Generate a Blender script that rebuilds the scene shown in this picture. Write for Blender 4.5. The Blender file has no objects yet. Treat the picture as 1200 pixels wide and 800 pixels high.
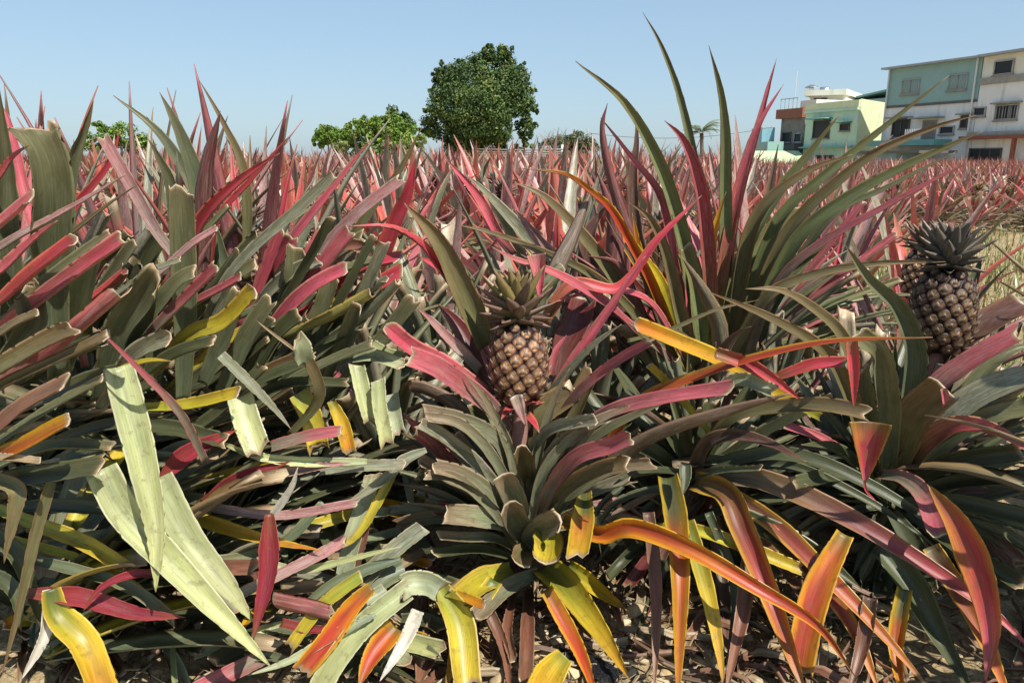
import bpy, math, random
import numpy as np

# ------------------------------------------------------------------ camera, sky, sun, exposure
scene = bpy.context.scene
COL = scene.collection
CAM_H = 0.85
PITCH = math.radians(13.8)
FPX = 873.0
cam_data = bpy.data.cameras.new('camera')
cam_data.sensor_width = 36.0
cam_data.lens = 36.0 * FPX / 1200.0
cam_data.clip_start = 0.02
cam_data.clip_end = 2000.0
cam = bpy.data.objects.new('camera', cam_data)
cam.location = (0, 0, CAM_H)
cam.rotation_euler = (math.radians(90) - PITCH, 0, 0)
COL.objects.link(cam)
scene.camera = cam

SUN_ELEV = math.radians(54)
SUN_AZ = math.radians(40)          # to the right of straight behind the camera
sun_dir = (math.cos(SUN_ELEV) * math.sin(SUN_AZ), -math.cos(SUN_ELEV) * math.cos(SUN_AZ), math.sin(SUN_ELEV))
world = bpy.data.worlds.new('World')
scene.world = world
world.use_nodes = True
wn = world.node_tree.nodes
wl = world.node_tree.links
bg = wn['Background']
sky = wn.new('ShaderNodeTexSky')
sky.sky_type = 'NISHITA'
sky.sun_disc = False
sky.sun_elevation = SUN_ELEV
sky.sun_rotation = math.atan2(sun_dir[0], sun_dir[1])
sky.altitude = 0
sky.air_density = 1.0
sky.dust_density = 0.9
sky.ozone_density = 1.2
gam = wn.new('ShaderNodeGamma'); gam.inputs['Gamma'].default_value = .45      # hazy air evens the sky out
tint = wn.new('ShaderNodeVectorMath'); tint.operation = 'MULTIPLY'; tint.inputs[1].default_value = (1.43, 1.78, 2.09)
wl.new(sky.outputs['Color'], gam.inputs['Color']); wl.new(gam.outputs['Color'], tint.inputs[0])
wl.new(tint.outputs[0], bg.inputs['Color'])
bg.inputs['Strength'].default_value = 0.13
sun_data = bpy.data.lights.new('sun', 'SUN')
sun_data.energy = 5.0
sun_data.angle = math.radians(0.5)
sun_data.color = (1.0, 0.95, 0.86)
sun = bpy.data.objects.new('sun', sun_data)
sun.location = (6, -6, 12)
from mathutils import Vector
sun.rotation_euler = Vector(sun_dir).to_track_quat('Z', 'Y').to_euler()
COL.objects.link(sun)
vs = scene.view_settings
vs.view_transform = 'Standard'
vs.look = 'None'
vs.exposure = 0.45
vs.gamma = 1.0
vs.use_curve_mapping = False
scene.cycles.max_bounces = 6
scene.cycles.diffuse_bounces = 3
scene.cycles.glossy_bounces = 2
scene.cycles.transmission_bounces = 3
scene.cycles.transparent_max_bounces = 4
scene.cycles.use_denoising = True

rnd = random.Random(11)
nrs = np.random.RandomState(5)

# ------------------------------------------------------------------ pixel of the photograph -> point in the place
def ray(px, py):
    a = (px - 600.0) / FPX
    b = -(py - 400.0) / FPX
    return np.array([a, math.cos(PITCH) + b * math.sin(PITCH), -math.sin(PITCH) + b * math.cos(PITCH)])

def y_ground(px, py):
    d = ray(px, py)
    if d[2] > -0.02:
        return 60.0
    return CAM_H / -d[2] * d[1]

def at(px, py, Y):
    d = ray(px, py)
    if Y < 0:
        Y = -Y * min(y_ground(px, py), 4.0)
    Y = min(Y, y_ground(px, py) * 0.975)
    return np.array([0, 0, CAM_H]) + d * (Y / d[1])

# ------------------------------------------------------------------ properties
def tag(o, label=None, cat=None, group=None, kind=None):
    if label: o['label'] = label
    if cat: o['category'] = cat
    if group: o['group'] = group
    if kind: o['kind'] = kind
    return o

def empty(name, loc=(0, 0, 0)):
    o = bpy.data.objects.new(name, None)
    o.empty_display_size = 0.05
    o.location = loc
    COL.objects.link(o)
    return o

# ------------------------------------------------------------------ materials
def new_mat(name):
    m = bpy.data.materials.new(name)
    m.use_nodes = True
    nt = m.node_tree
    return m, nt, nt.nodes, nt.links, nt.nodes['Principled BSDF']

def N(nodes, t, **kw):
    n = nodes.new(t)
    for k, v in kw.items():
        if hasattr(n, k): setattr(n, k, v)
        else: n.inputs[k].default_value = v
    return n

def leaf_material():
    m, nt, nd, lk, p = new_mat('leaf_blade')
    col = N(nd, 'ShaderNodeAttribute', attribute_name='Col')
    luv = N(nd, 'ShaderNodeAttribute', attribute_name='luv')
    # fine parallel veins along the blade
    mp = N(nd, 'ShaderNodeMapping'); mp.inputs['Scale'].default_value = (900, 4, 1)
    lk.new(luv.outputs['Vector'], mp.inputs['Vector'])
    vein = N(nd, 'ShaderNodeTexNoise', Scale=1.0, Detail=3.0, Roughness=0.6)
    lk.new(mp.outputs[0], vein.inputs['Vector'])
    mp2 = N(nd, 'ShaderNodeMapping'); mp2.inputs['Scale'].default_value = (70, 7, 1)
    lk.new(luv.outputs['Vector'], mp2.inputs['Vector'])
    blot = N(nd, 'ShaderNodeTexNoise', Scale=1.0, Detail=4.0, Roughness=0.65)
    lk.new(mp2.outputs[0], blot.inputs['Vector'])
    r1 = N(nd, 'ShaderNodeMapRange'); r1.inputs['From Min'].default_value = .3; r1.inputs['From Max'].default_value = .7
    r1.inputs['To Min'].default_value = .78; r1.inputs['To Max'].default_value = 1.18
    lk.new(vein.outputs['Fac'], r1.inputs['Value'])
    r2 = N(nd, 'ShaderNodeMapRange'); r2.inputs['From Min'].default_value = .3; r2.inputs['From Max'].default_value = .72
    r2.inputs['To Min'].default_value = .68; r2.inputs['To Max'].default_value = 1.25
    lk.new(blot.outputs['Fac'], r2.inputs['Value'])
    mul = N(nd, 'ShaderNodeMath', operation='MULTIPLY')
    lk.new(r1.outputs[0], mul.inputs[0]); lk.new(r2.outputs[0], mul.inputs[1])
    sc = N(nd, 'ShaderNodeVectorMath', operation='SCALE')
    lk.new(col.outputs['Color'], sc.inputs[0]); lk.new(mul.outputs[0], sc.inputs['Scale'])
    # pale mealy scurf in streaks, strength in the attribute's alpha
    mp3 = N(nd, 'ShaderNodeMapping'); mp3.inputs['Scale'].default_value = (380, 26, 1)
    lk.new(luv.outputs['Vector'], mp3.inputs['Vector'])
    sn = N(nd, 'ShaderNodeTexNoise', Scale=1.0, Detail=5.0, Roughness=0.7)
    lk.new(mp3.outputs[0], sn.inputs['Vector'])
    r3 = N(nd, 'ShaderNodeMapRange'); r3.inputs['From Min'].default_value = .46; r3.inputs['From Max'].default_value = .62
    lk.new(sn.outputs['Fac'], r3.inputs['Value'])
    sm = N(nd, 'ShaderNodeMath', operation='MULTIPLY')
    lk.new(r3.outputs[0], sm.inputs[0]); lk.new(col.outputs['Alpha'], sm.inputs[1])
    mx = N(nd, 'ShaderNodeMix', data_type='RGBA')
    lk.new(sm.outputs[0], mx.inputs['Factor']); lk.new(sc.outputs[0], mx.inputs[6])
    mx.inputs[7].default_value = (.56, .51, .44, 1)
    # small dry specks
    geo = N(nd, 'ShaderNodeNewGeometry')
    spk = N(nd, 'ShaderNodeTexNoise', Scale=150.0, Detail=2.0)
    lk.new(geo.outputs['Position'], spk.inputs['Vector'])
    r4 = N(nd, 'ShaderNodeMapRange'); r4.inputs['From Min'].default_value = .67; r4.inputs['From Max'].default_value = .74
    r4.inputs['To Max'].default_value = .5
    lk.new(spk.outputs['Fac'], r4.inputs['Value'])
    mx2 = N(nd, 'ShaderNodeMix', data_type='RGBA')
    lk.new(r4.outputs[0], mx2.inputs['Factor']); lk.new(mx.outputs[2], mx2.inputs[6])
    mx2.inputs[7].default_value = (.16, .10, .05, 1)
    scar = N(nd, 'ShaderNodeTexNoise', Scale=55.0, Detail=6.0, Roughness=.7)
    lk.new(geo.outputs['Position'], scar.inputs['Vector'])
    r6 = N(nd, 'ShaderNodeMapRange'); r6.inputs['From Min'].default_value = .55; r6.inputs['From Max'].default_value = .66
    r6.inputs['To Max'].default_value = .42
    lk.new(scar.outputs['Fac'], r6.inputs['Value'])
    mx3 = N(nd, 'ShaderNodeMix', data_type='RGBA'); mx3.inputs[7].default_value = (.13, .095, .045, 1)
    lk.new(r6.outputs[0], mx3.inputs['Factor']); lk.new(mx2.outputs[2], mx3.inputs[6])
    mx2 = mx3
    lk.new(mx2.outputs[2], p.inputs['Base Color'])
    r5 = N(nd, 'ShaderNodeMapRange'); r5.inputs['To Min'].default_value = .24; r5.inputs['To Max'].default_value = .50
    lk.new(blot.outputs['Fac'], r5.inputs['Value'])
    lk.new(r5.outputs[0], p.inputs['Roughness'])
    p.inputs['Specular IOR Level'].default_value = .46
    bump = N(nd, 'ShaderNodeBump', Strength=.35, Distance=.0012)
    lk.new(vein.outputs['Fac'], bump.inputs['Height'])
    lk.new(bump.outputs[0], p.inputs['Normal'])
    tr = N(nd, 'ShaderNodeBsdfTranslucent')
    tsc = N(nd, 'ShaderNodeVectorMath', operation='SCALE'); tsc.inputs['Scale'].default_value = 1.25
    lk.new(mx2.outputs[2], tsc.inputs[0]); lk.new(tsc.outputs[0], tr.inputs['Color'])
    ms = N(nd, 'ShaderNodeMixShader'); ms.inputs[0].default_value = .22
    lk.new(p.outputs[0], ms.inputs[1]); lk.new(tr.outputs[0], ms.inputs[2])
    lk.new(ms.outputs[0], nd['Material Output'].inputs['Surface'])
    return m

def col_material(name, rough=.6, bump_scale=300, bump=.4, var=.3, spec=.3):
    """Colour from the mesh attribute, broken up by noise."""
    m, nt, nd, lk, p = new_mat(name)
    col = N(nd, 'ShaderNodeAttribute', attribute_name='Col')
    tc = N(nd, 'ShaderNodeTexCoord')
    nz = N(nd, 'ShaderNodeTexNoise', Scale=bump_scale, Detail=4.0, Roughness=.6)
    lk.new(tc.outputs['Object'], nz.inputs['Vector'])
    r = N(nd, 'ShaderNodeMapRange'); r.inputs['From Min'].default_value = .3; r.inputs['From Max'].default_value = .7
    r.inputs['To Min'].default_value = 1 - var; r.inputs['To Max'].default_value = 1 + var
    lk.new(nz.outputs['Fac'], r.inputs['Value'])
    sc = N(nd, 'ShaderNodeVectorMath', operation='SCALE')
    lk.new(col.outputs['Color'], sc.inputs[0]); lk.new(r.outputs[0], sc.inputs['Scale'])
    lk.new(sc.outputs[0], p.inputs['Base Color'])
    p.inputs['Roughness'].default_value = rough
    p.inputs['Specular IOR Level'].default_value = spec
    b = N(nd, 'ShaderNodeBump', Strength=bump, Distance=.002)
    lk.new(nz.outputs['Fac'], b.inputs['Height']); lk.new(b.outputs[0], p.inputs['Normal'])
    return m

def noise_material(name, c1, c2, scale=8, rough=.8, bump=.3, dist=.01, stain=None, stain_scale=(1, 1, .15), spec=.25):
    m, nt, nd, lk, p = new_mat(name)
    tc = N(nd, 'ShaderNodeTexCoord')
    nz = N(nd, 'ShaderNodeTexNoise', Scale=scale, Detail=6.0, Roughness=.65)
    lk.new(tc.outputs['Object'], nz.inputs['Vector'])
    rp = N(nd, 'ShaderNodeMapRange'); rp.inputs['From Min'].default_value = .32; rp.inputs['From Max'].default_value = .68
    lk.new(nz.outputs['Fac'], rp.inputs['Value'])
    mx = N(nd, 'ShaderNodeMix', data_type='RGBA')
    mx.inputs[6].default_value = (*c1, 1); mx.inputs[7].default_value = (*c2, 1)
    lk.new(rp.outputs[0], mx.inputs['Factor'])
    out = mx.outputs[2]
    if stain:
        mp = N(nd, 'ShaderNodeMapping'); mp.inputs['Scale'].default_value = stain_scale
        lk.new(tc.outputs['Object'], mp.inputs['Vector'])
        s = N(nd, 'ShaderNodeTexNoise', Scale=1.6, Detail=6.0, Roughness=.7)
        lk.new(mp.outputs[0], s.inputs['Vector'])
        r = N(nd, 'ShaderNodeMapRange'); r.inputs['From Min'].default_value = .55; r.inputs['From Max'].default_value = .75
        r.inputs['To Max'].default_value = .6
        lk.new(s.outputs['Fac'], r.inputs['Value'])
        m2 = N(nd, 'ShaderNodeMix', data_type='RGBA'); m2.inputs[7].default_value = (*stain, 1)
        lk.new(r.outputs[0], m2.inputs['Factor']); lk.new(out, m2.inputs[6])
        out = m2.outputs[2]
    lk.new(out, p.inputs['Base Color'])
    p.inputs['Roughness'].default_value = rough
    p.inputs['Specular IOR Level'].default_value = spec
    if bump:
        b = N(nd, 'ShaderNodeBump', Strength=bump, Distance=dist)
        lk.new(nz.outputs['Fac'], b.inputs['Height']); lk.new(b.outputs[0], p.inputs['Normal'])
    return m

LEAF = leaf_material()
FRUIT = col_material('pineapple_rind', .5, 420, .5, .35, .4)
STONE = col_material('stone_surface', .85, 60, .6, .3, .2)
TREE_LEAF = col_material('tree_foliage', .6, 3, 0, .35, .25)
BARK = noise_material('bark', (.09, .065, .045), (.16, .125, .09), 9, .9, .5, .02)

# ------------------------------------------------------------------ mesh accumulation
class MB:
    def __init__(s):
        s.v, s.f, s.c, s.l, s.n = [], [], [], [], 0
    def add(s, v, f, c=None, l=None):
        v = np.asarray(v, float)
        k = len(v)
        s.v.append(v)
        s.f.extend([tuple(i + s.n for i in q) for q in f])
        if c is None: c = np.ones((k, 4)) * .5
        c = np.asarray(c, float)
        if c.ndim == 1:
            c = np.tile(np.append(c, 0)[:4], (k, 1))
        s.c.append(c)
        s.l.append(np.zeros((k, 3)) if l is None else np.asarray(l, float))
        s.n += k
    def box(s, lo, hi, c=None):
        x0, y0, z0 = lo; x1, y1, z1 = hi
        v = [(x0, y0, z0), (x1, y0, z0), (x1, y1, z0), (x0, y1, z0), (x0, y0, z1), (x1, y0, z1), (x1, y1, z1), (x0, y1, z1)]
        s.add(v, [(3, 2, 1, 0), (4, 5, 6, 7), (0, 1, 5, 4), (1, 2, 6, 5), (2, 3, 7, 6), (3, 0, 4, 7)], c)
    def tube(s, P, R, seg=8, c=None, cap=True):
        P = np.asarray(P, float); n = len(P)
        R = np.broadcast_to(np.asarray(R, float), (n,))
        T = np.gradient(P, axis=0); T /= np.linalg.norm(T, axis=1)[:, None] + 1e-9
        ref = np.array([0, 0, 1.]) if abs(T[0][2]) < .9 else np.array([1., 0, 0])
        vs_, fs = [], []
        for i in range(n):
            a = np.cross(T[i], ref); a /= np.linalg.norm(a) + 1e-9
            b = np.cross(T[i], a)
            for k in range(seg):
                t = 2 * math.pi * k / seg
                vs_.append(P[i] + R[i] * (math.cos(t) * a + math.sin(t) * b))
        for i in range(n - 1):
            for k in range(seg):
                k2 = (k + 1) % seg
                fs.append((i * seg + k, i * seg + k2, (i + 1) * seg + k2, (i + 1) * seg + k))
        if cap:
            fs.append(tuple(range(seg))[::-1]); fs.append(tuple((n - 1) * seg + k for k in range(seg)))
        s.add(vs_, fs, c)
    def mesh(s, name, mat, smooth=True):
        me = bpy.data.meshes.new(name)
        V = np.concatenate(s.v)
        me.from_pydata(V.tolist(), [], s.f)
        ca = me.color_attributes.new('Col', 'FLOAT_COLOR', 'POINT')
        C_ = np.concatenate(s.c)
        ca.data.foreach_set('color', C_.astype(np.float32).ravel())
        la = me.attributes.new('luv', 'FLOAT_VECTOR', 'POINT')
        la.data.foreach_set('vector', np.concatenate(s.l).astype(np.float32).ravel())
        if smooth:
            me.polygons.foreach_set('use_smooth', [True] * len(me.polygons))
        me.materials.append(mat)
        me.update()
        return me
    def build(s, name, mat, parent=None, smooth=True, loc=None):
        me = s.mesh(name, mat, smooth)
        o = bpy.data.objects.new(name, me)
        if loc is not None:      # verts were given in world space; re-base them
            me.transform(__import__('mathutils').Matrix.Translation(-Vector(loc)))
            o.location = loc
        COL.objects.link(o)
        if parent is not None:
            o.parent = parent
        return o

def child_world(mb, name, mat, root):
    """Part built in world coordinates under an unrotated Empty."""
    me = mb.mesh(name, mat)
    me.transform(__import__('mathutils').Matrix.Translation(-root.location))
    o = bpy.data.objects.new(name, me)
    COL.objects.link(o)
    o.parent = root
    return o

# ------------------------------------------------------------------ leaf blades
def lerp_stops(st, t):
    t = np.asarray(t)
    xs = [s[0] for s in st]
    return np.stack([np.interp(t, xs, [s[1][k] for s in st]) for k in range(3)], axis=-1)

# style: stops of the upper face, colour of the margin, stops of the under face, scurf above / below
STY = {
 'GR': ([(0, (.115, .155, .085)), (.6, (.135, .160, .080)), (1, (.165, .155, .07))], (.26, .24, .12), [(0, (.18, .225, .145)), (1, (.195, .215, .13))], .12, .3),
 'GN': ([(0, (.21, .26, .10)), (.6, (.17, .20, .08)), (1, (.17, .15, .055))], (.26, .20, .08), [(0, (.20, .26, .13)), (1, (.18, .20, .10))], .04, .2),
 'G2': ([(0, (.060, .076, .032)), (1, (.080, .088, .038))], (.12, .13, .06), [(0, (.09, .105, .05)), (1, (.105, .115, .055))], .04, .15),  # shaded copy of the grey green, its shade put into the colour
 'OL': ([(0, (.15, .16, .065)), (.5, (.165, .15, .062)), (1, (.185, .125, .055))], (.32, .18, .08), [(0, (.20, .20, .12)), (1, (.23, .17, .11))], .08, .3),
 'RD': ([(0, (.20, .12, .04)), (.3, (.48, .040, .060)), (1, (.56, .040, .085))], (.60, .16, .07), [(0, (.22, .15, .08)), (.4, (.36, .11, .11)), (1, (.42, .09, .11))], .08, .35),
 'PK': ([(0, (.36, .14, .11)), (.35, (.62, .11, .15)), (1, (.64, .085, .135))], (.62, .26, .20), [(0, (.36, .22, .20)), (1, (.50, .17, .17))], .16, .45),
 'MR': ([(0, (.11, .035, .025)), (1, (.15, .018, .02))], (.26, .07, .05), [(0, (.16, .07, .06)), (1, (.2, .05, .05))], .05, .2),
 'PU': ([(0, (.10, .085, .05)), (.5, (.105, .058, .042)), (1, (.14, .055, .045))], (.30, .17, .10), [(0, (.15, .12, .08)), (1, (.17, .11, .08))], .1, .3),
 'YO': ([(0, (.20, .22, .03)), (.3, (.55, .36, .02)), (.7, (.62, .30, .02)), (1, (.60, .17, .02))], (.66, .45, .04), [(0, (.3, .3, .08)), (1, (.55, .3, .05))], .02, .05),
 'YG': ([(0, (.25, .30, .04)), (.4, (.44, .40, .03)), (1, (.58, .42, .03))], (.58, .36, .08), [(0, (.3, .32, .12)), (1, (.45, .4, .1))], .03, .12),
 'OR': ([(0, (.20, .14, .03)), (.2, (.46, .085, .012)), (.6, (.44, .045, .022)), (1, (.32, .05, .018))], (.66, .38, .02), [(0, (.3, .2, .05)), (1, (.5, .17, .05))], .02, .06),
 'OY': ([(0, (.06, .09, .04)), (.2, (.10, .09, .035)), (.35, (.42, .075, .010)), (1, (.52, .16, .012))], (.66, .42, .02), [(0, (.1, .1, .05)), (1, (.5, .25, .05))], .02, .05),
 'MO': ([(0, (.08, .08, .04)), (.25, (.18, .045, .025)), (.55, (.36, .038, .028)), (1, (.50, .13, .015))], (.62, .36, .04), [(0, (.12, .1, .06)), (1, (.45, .2, .06))], .03, .08),
 'MP': ([(0, (.09, .09, .04)), (.3, (.18, .11, .05)), (.5, (.24, .06, .05)), (.75, (.46, .05, .07)), (1, (.56, .085, .10))], (.5, .28, .14), [(0, (.14, .14, .09)), (1, (.45, .14, .13))], .08, .15),
 'PL': ([(0, (.40, .44, .22)), (.5, (.47, .50, .22)), (1, (.46, .46, .19))], (.60, .58, .36), [(0, (.45, .48, .26)), (1, (.47, .48, .24))], .10, .15),
 'PG': ([(0, (.27, .32, .21)), (.5, (.38, .42, .24)), (1, (.45, .47, .27))], (.5, .48, .3), [(0, (.3, .34, .24)), (1, (.42, .44, .28))], .12, .2),
 'WH': ([(0, (.62, .58, .48)), (1, (.68, .63, .54))], (.66, .6, .48), [(0, (.6, .55, .45)), (1, (.64, .58, .5))], .1, .1),
 'SV': ([(0, (.26, .27, .17)), (.4, (.38, .22, .20)), (1, (.54, .18, .19))], (.55, .26, .22), [(0, (.34, .3, .24)), (1, (.48, .27, .26))], .6, .8),
 'SG': ([(0, (.17, .20, .115)), (1, (.22, .22, .13))], (.4, .34, .22), [(0, (.24, .27, .17)), (1, (.28, .27, .18))], .45, .6),
 'BR': ([(0, (.10, .05, .03)), (.5, (.20, .07, .04)), (1, (.24, .11, .06))], (.36, .22, .13), [(0, (.14, .08, .05)), (1, (.24, .13, .08))], .08, .12),
 'TN': ([(0, (.30, .21, .11)), (1, (.42, .31, .18))], (.5, .4, .26), [(0, (.3, .22, .13)), (1, (.4, .3, .19))], .1, .12),
 'GP': ([(0, (.14, .15, .09)), (.4, (.20, .15, .10)), (.65, (.42, .10, .11)), (1, (.54, .10, .13))], (.5, .12, .14), [(0, (.2, .22, .16)), (.6, (.26, .19, .17)), (1, (.42, .16, .17))], .18, .5),
 'GO': ([(0, (.07, .10, .04)), (.3, (.12, .12, .03)), (.45, (.52, .14, .03)), (.75, (.55, .26, .02)), (1, (.62, .40, .03))], (.62, .44, .04), [(0, (.1, .13, .06)), (1, (.4, .28, .05))], .02, .05),
}
STY['GV'] = ([(0, (.09, .13, .03)), (.25, (.30, .30, .03)), (.5, (.54, .40, .025)), (1, (.58, .24, .02))],) + STY['YO'][1:]
STY['GH'] = ([(0, (.18, .22, .13)), (.6, (.19, .21, .11)), (1, (.24, .16, .09))], (.34, .24, .15), [(0, (.24, .27, .18)), (1, (.25, .25, .16))], .22, .4)  # lit copy of the grey green for the middle plant, sunlight put into colour
STY['CR'] = ([(0, (.24, .05, .02)), (.3, (.27, .025, .035)), (.7, (.28, .022, .045)), (1, (.30, .07, .03))], (.34, .05, .05), [(0, (.25, .08, .06)), (1, (.3, .08, .08))], .06, .2)
STY['CE'] = ([(0, (.20, .10, .03)), (.25, (.36, .04, .04)), (.6, (.42, .03, .055)), (1, (.50, .10, .16))], (.60, .34, .03), [(0, (.25, .1, .06)), (1, (.42, .1, .1))], .05, .1)
STY['DR'] = ([(0, (.20, .20, .04)), (.25, (.30, .10, .04)), (.5, (.40, .055, .065)), (1, (.46, .06, .10))], (.44, .15, .10), [(0, (.22, .2, .08)), (.5, (.36, .14, .13)), (1, (.4, .11, .13))], .22, .45)
DRY = np.array([.56, .44, .28]); DRYB = np.array([.22, .13, .06])

def blade(mb, P, W, U, style, end='t', cup=.28, m=7, solid=True, thick=.0016, rng=rnd, tone=1.0, ruff=.0004):
    P = np.asarray(P, float); n = len(P)
    T = np.gradient(P, axis=0); T /= np.linalg.norm(T, axis=1)[:, None] + 1e-9
    U = U - (U * T).sum(1)[:, None] * T
    U /= np.linalg.norm(U, axis=1)[:, None] + 1e-9
    S = np.cross(T, U)
    seg = np.linalg.norm(np.diff(P, axis=0), axis=1)
    L = np.concatenate([[0], np.cumsum(seg)]); tt = L / L[-1]
    if m == 7: us = np.array([-1, -.86, -.5, 0, .5, .86, 1])
    elif m == 5: us = np.array([-1, -.6, 0, .6, 1])
    else: us = np.array([-1, 0, 1.])
    up, marg, un, s1, s2 = STY[style]
    ph = rng.random() * 50
    half = W / 2
    h = cup * (us ** 2)                       # rise of the margin, in units of the half width
    wob = (1 + .10 * np.sin(tt * 9 + ph))[:, None]
    X = us[None, :] * half[:, None]
    wide = style in ('OR', 'OY', 'MO', 'GO', 'GV', 'YO')
    if solid and n > 18:
        z = nrs.uniform(-1, 1, n) * ruff * 1.4 * (half > .004)
        X[:, 0] += z; X[:, -1] -= z
    Z = h[None, :] * half[:, None] * 1.6 * wob
    top = P[:, None, :] + X[..., None] * S[:, None, :] + Z[..., None] * U[:, None, :]
    slantv = (rng.random() - .5) * 1.1
    if end in 'cb':
        off = slantv * us * half[-1] + np.array([rng.uniform(-.45, .45) for _ in us]) * half[-1] - abs(rng.gauss(0, .35)) * half[-1] * (1 - us ** 2)
        off = np.clip(off, -.9 * half[-1], .6 * half[-1])
        for q_, w_ in ((-1, 1), (-2, 1), (-3, 1), (-4, .6), (-5, .3)):
            if -q_ < n: top[q_] += w_ * off[:, None] * T[-1]
        # dry rim rolls outward a little
        top[-1] -= U[-1] * half[-1] * .05
    if end == 'b':
        off = slantv * us * half[0]
        top[0] += off[:, None] * T[0]
    hs = .06 * (rng.random() - .5)
    ct = lerp_stops(up, np.clip(tt + hs, 0, 1))[:, None, :].repeat(len(us), 1) * tone
    cb_ = lerp_stops(un, np.clip(tt + hs, 0, 1))[:, None, :].repeat(len(us), 1) * tone
    mg = np.array(marg) * tone
    # streaks that run the length of the blade, each with its own strength
    for j in range(len(us)):
        nz_ = np.interp(tt, np.linspace(0, 1, 7), nrs.uniform(.80, 1.22, 7))
        k_ = np.clip(np.interp(tt, np.linspace(0, 1, 5), nrs.uniform(-.5, .42, 5)), 0, 1)[:, None]
        ct[:, j] = (ct[:, j] * (1 - k_) + mg * k_ * .8) * nz_[:, None]
        cb_[:, j] *= nz_[:, None]
    for j, u in enumerate(us):
        k = .75 if abs(u) == 1 else ((.62 if wide else .28) if abs(u) > .8 else 0)
        ct[:, j] = ct[:, j] * (1 - k) + mg * k
        cb_[:, j] = cb_[:, j] * (1 - .5 * k) + mg * .5 * k
        if u == 0:
            ct[:, j] *= .88
    if end in 'cb':
        for c in (ct, cb_):
            c[-1] = DRY * rng.uniform(.8, 1.2); c[-2] = DRYB * .7 + DRY * .3; c[-3] = c[-3] * .8 + DRYB * .2
            if end == 'b': c[0] = c[0] * .4 + DRY * .6
    elif end == 't' and style not in ('PL', 'WH'):
        kt = (np.clip((tt - rng.uniform(.84, .94)) / .08, 0, 1) * (.75 if wide else .35))[:, None, None]
        ct = ct * (1 - kt) + DRYB * kt
        ct[-1] = ct[-2] = ct[-2] * .5 + DRYB * .5
    at_ = np.full((n, len(us), 1), s1); ab = np.full((n, len(us), 1), s2)
    Ct = np.concatenate([ct, at_], 2); Cb = np.concatenate([cb_, ab], 2)
    luv_t = np.stack([np.broadcast_to(us[None, :], X.shape) * .02 + ph, np.broadcast_to(L[:, None], X.shape) + ph * .7, np.zeros(X.shape)], -1)
    k = len(us)
    if not solid:
        Cm = Ct.copy(); Cm[..., 3] = s1 + .2 * s2
        f = [(i * k + j, i * k + j + 1, (i + 1) * k + j + 1, (i + 1) * k + j) for i in range(n - 1) for j in range(k - 1)]
        mb.add(top.reshape(-1, 3), f, Cm.reshape(-1, 4), luv_t.reshape(-1, 3))
        return
    th = (thick + .05 * half)[:, None] * (1 - us[None, 1:-1] ** 2 * .75)
    bot = top[:, 1:-1] - th[..., None] * U[:, None, :]
    kb = k - 2; r = k + kb
    V = np.concatenate([top, bot], 1); C_ = np.concatenate([Ct, Cb[:, 1:-1]], 1)
    Lv = np.concatenate([luv_t, luv_t[:, 1:-1] + .37], 1)
    f = []
    order = list(range(k)) + [k + j for j in range(kb - 1, -1, -1)]
    for i in range(n - 1):
        for q in range(r):
            a, b = order[q], order[(q + 1) % r]
            f.append((i * r + a, i * r + b, (i + 1) * r + b, (i + 1) * r + a))
    f.append(tuple(order[::-1])); f.append(tuple((n - 1) * r + q for q in order))
    mb.add(V.reshape(-1, 3), f, C_.reshape(-1, 4), Lv.reshape(-1, 3))

def catmull(P, n):
    P = np.asarray(P, float)
    if len(P) == 2:
        return P[0] + (P[1] - P[0]) * np.linspace(0, 1, n)[:, None]
    d = np.linalg.norm(np.diff(P, axis=0), axis=1) ** .5
    t = np.concatenate([[0], np.cumsum(d)])
    # natural-ish cubic through Hermite tangents
    m = np.gradient(P, t, axis=0)
    m[0] = (P[1] - P[0]) / (t[1] - t[0]) * 1.0
    m[-1] = (P[-1] - P[-2]) / (t[-1] - t[-2])
    q = np.linspace(0, t[-1], n)
    out = []
    for x in q:
        i = min(max(np.searchsorted(t, x) - 1, 0), len(P) - 2)
        h_ = t[i + 1] - t[i]; s = (x - t[i]) / h_
        out.append((2 * s**3 - 3 * s**2 + 1) * P[i] + (s**3 - 2 * s**2 + s) * h_ * m[i] + (-2 * s**3 + 3 * s**2) * P[i + 1] + (s**3 - s**2) * h_ * m[i + 1])
    return np.array(out)

CROPS = dict(a=(0, 80, 4), b=(250, 140, 4), c=(460, 180, 4), d=(640, 180, 4), e=(900, 180, 4), f=(900, 80, 4), g=(380, 360, 4),
             h=(640, 360, 4), i=(0, 260, 4), j=(200, 360, 4), k=(0, 420, 4), l=(200, 560, 4), m=(440, 480, 4), n=(440, 600, 4),
             o=(700, 480, 4), p=(900, 420, 4), z=(0, 0, 1), A=(0, 265, 2.9625), B=(400, 265, 2.9625), C=(800, 265, 2.9625),
             D=(0, 530, 2.9625), E=(400, 530, 2.9625), F=(800, 530, 2.9625))
def wprofile(tt, end):
    if end == 't': return (.82 + .18 * np.minimum(1, tt / .3)) * np.maximum(0.02, 1 - tt ** 2.3) ** .92
    if end == 'l': return np.maximum(.04, np.minimum(1, (tt / .35) ** .7) * np.maximum(0, 1 - tt ** 2.2) ** .9)
    if end == 'v': return np.maximum(.015, 1 - tt ** 1.15)
    if end == 'l2': return (.9 + .1 * np.minimum(1, tt / .3)) * np.maximum(0.02, 1 - tt ** 2.8) ** .9
    if end == 't2': return np.minimum(1, .45 + .55 * (tt / .3)) * np.maximum(0.02, 1 - tt ** 2.6) ** .9
    if end == 'c': return (.66 + .34 * np.minimum(1, tt / .45)) * (.88 + .12 * np.sin(tt * 2.6) - .08 * tt)
    return .95 + .05 * np.sin(tt * 3)

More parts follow.
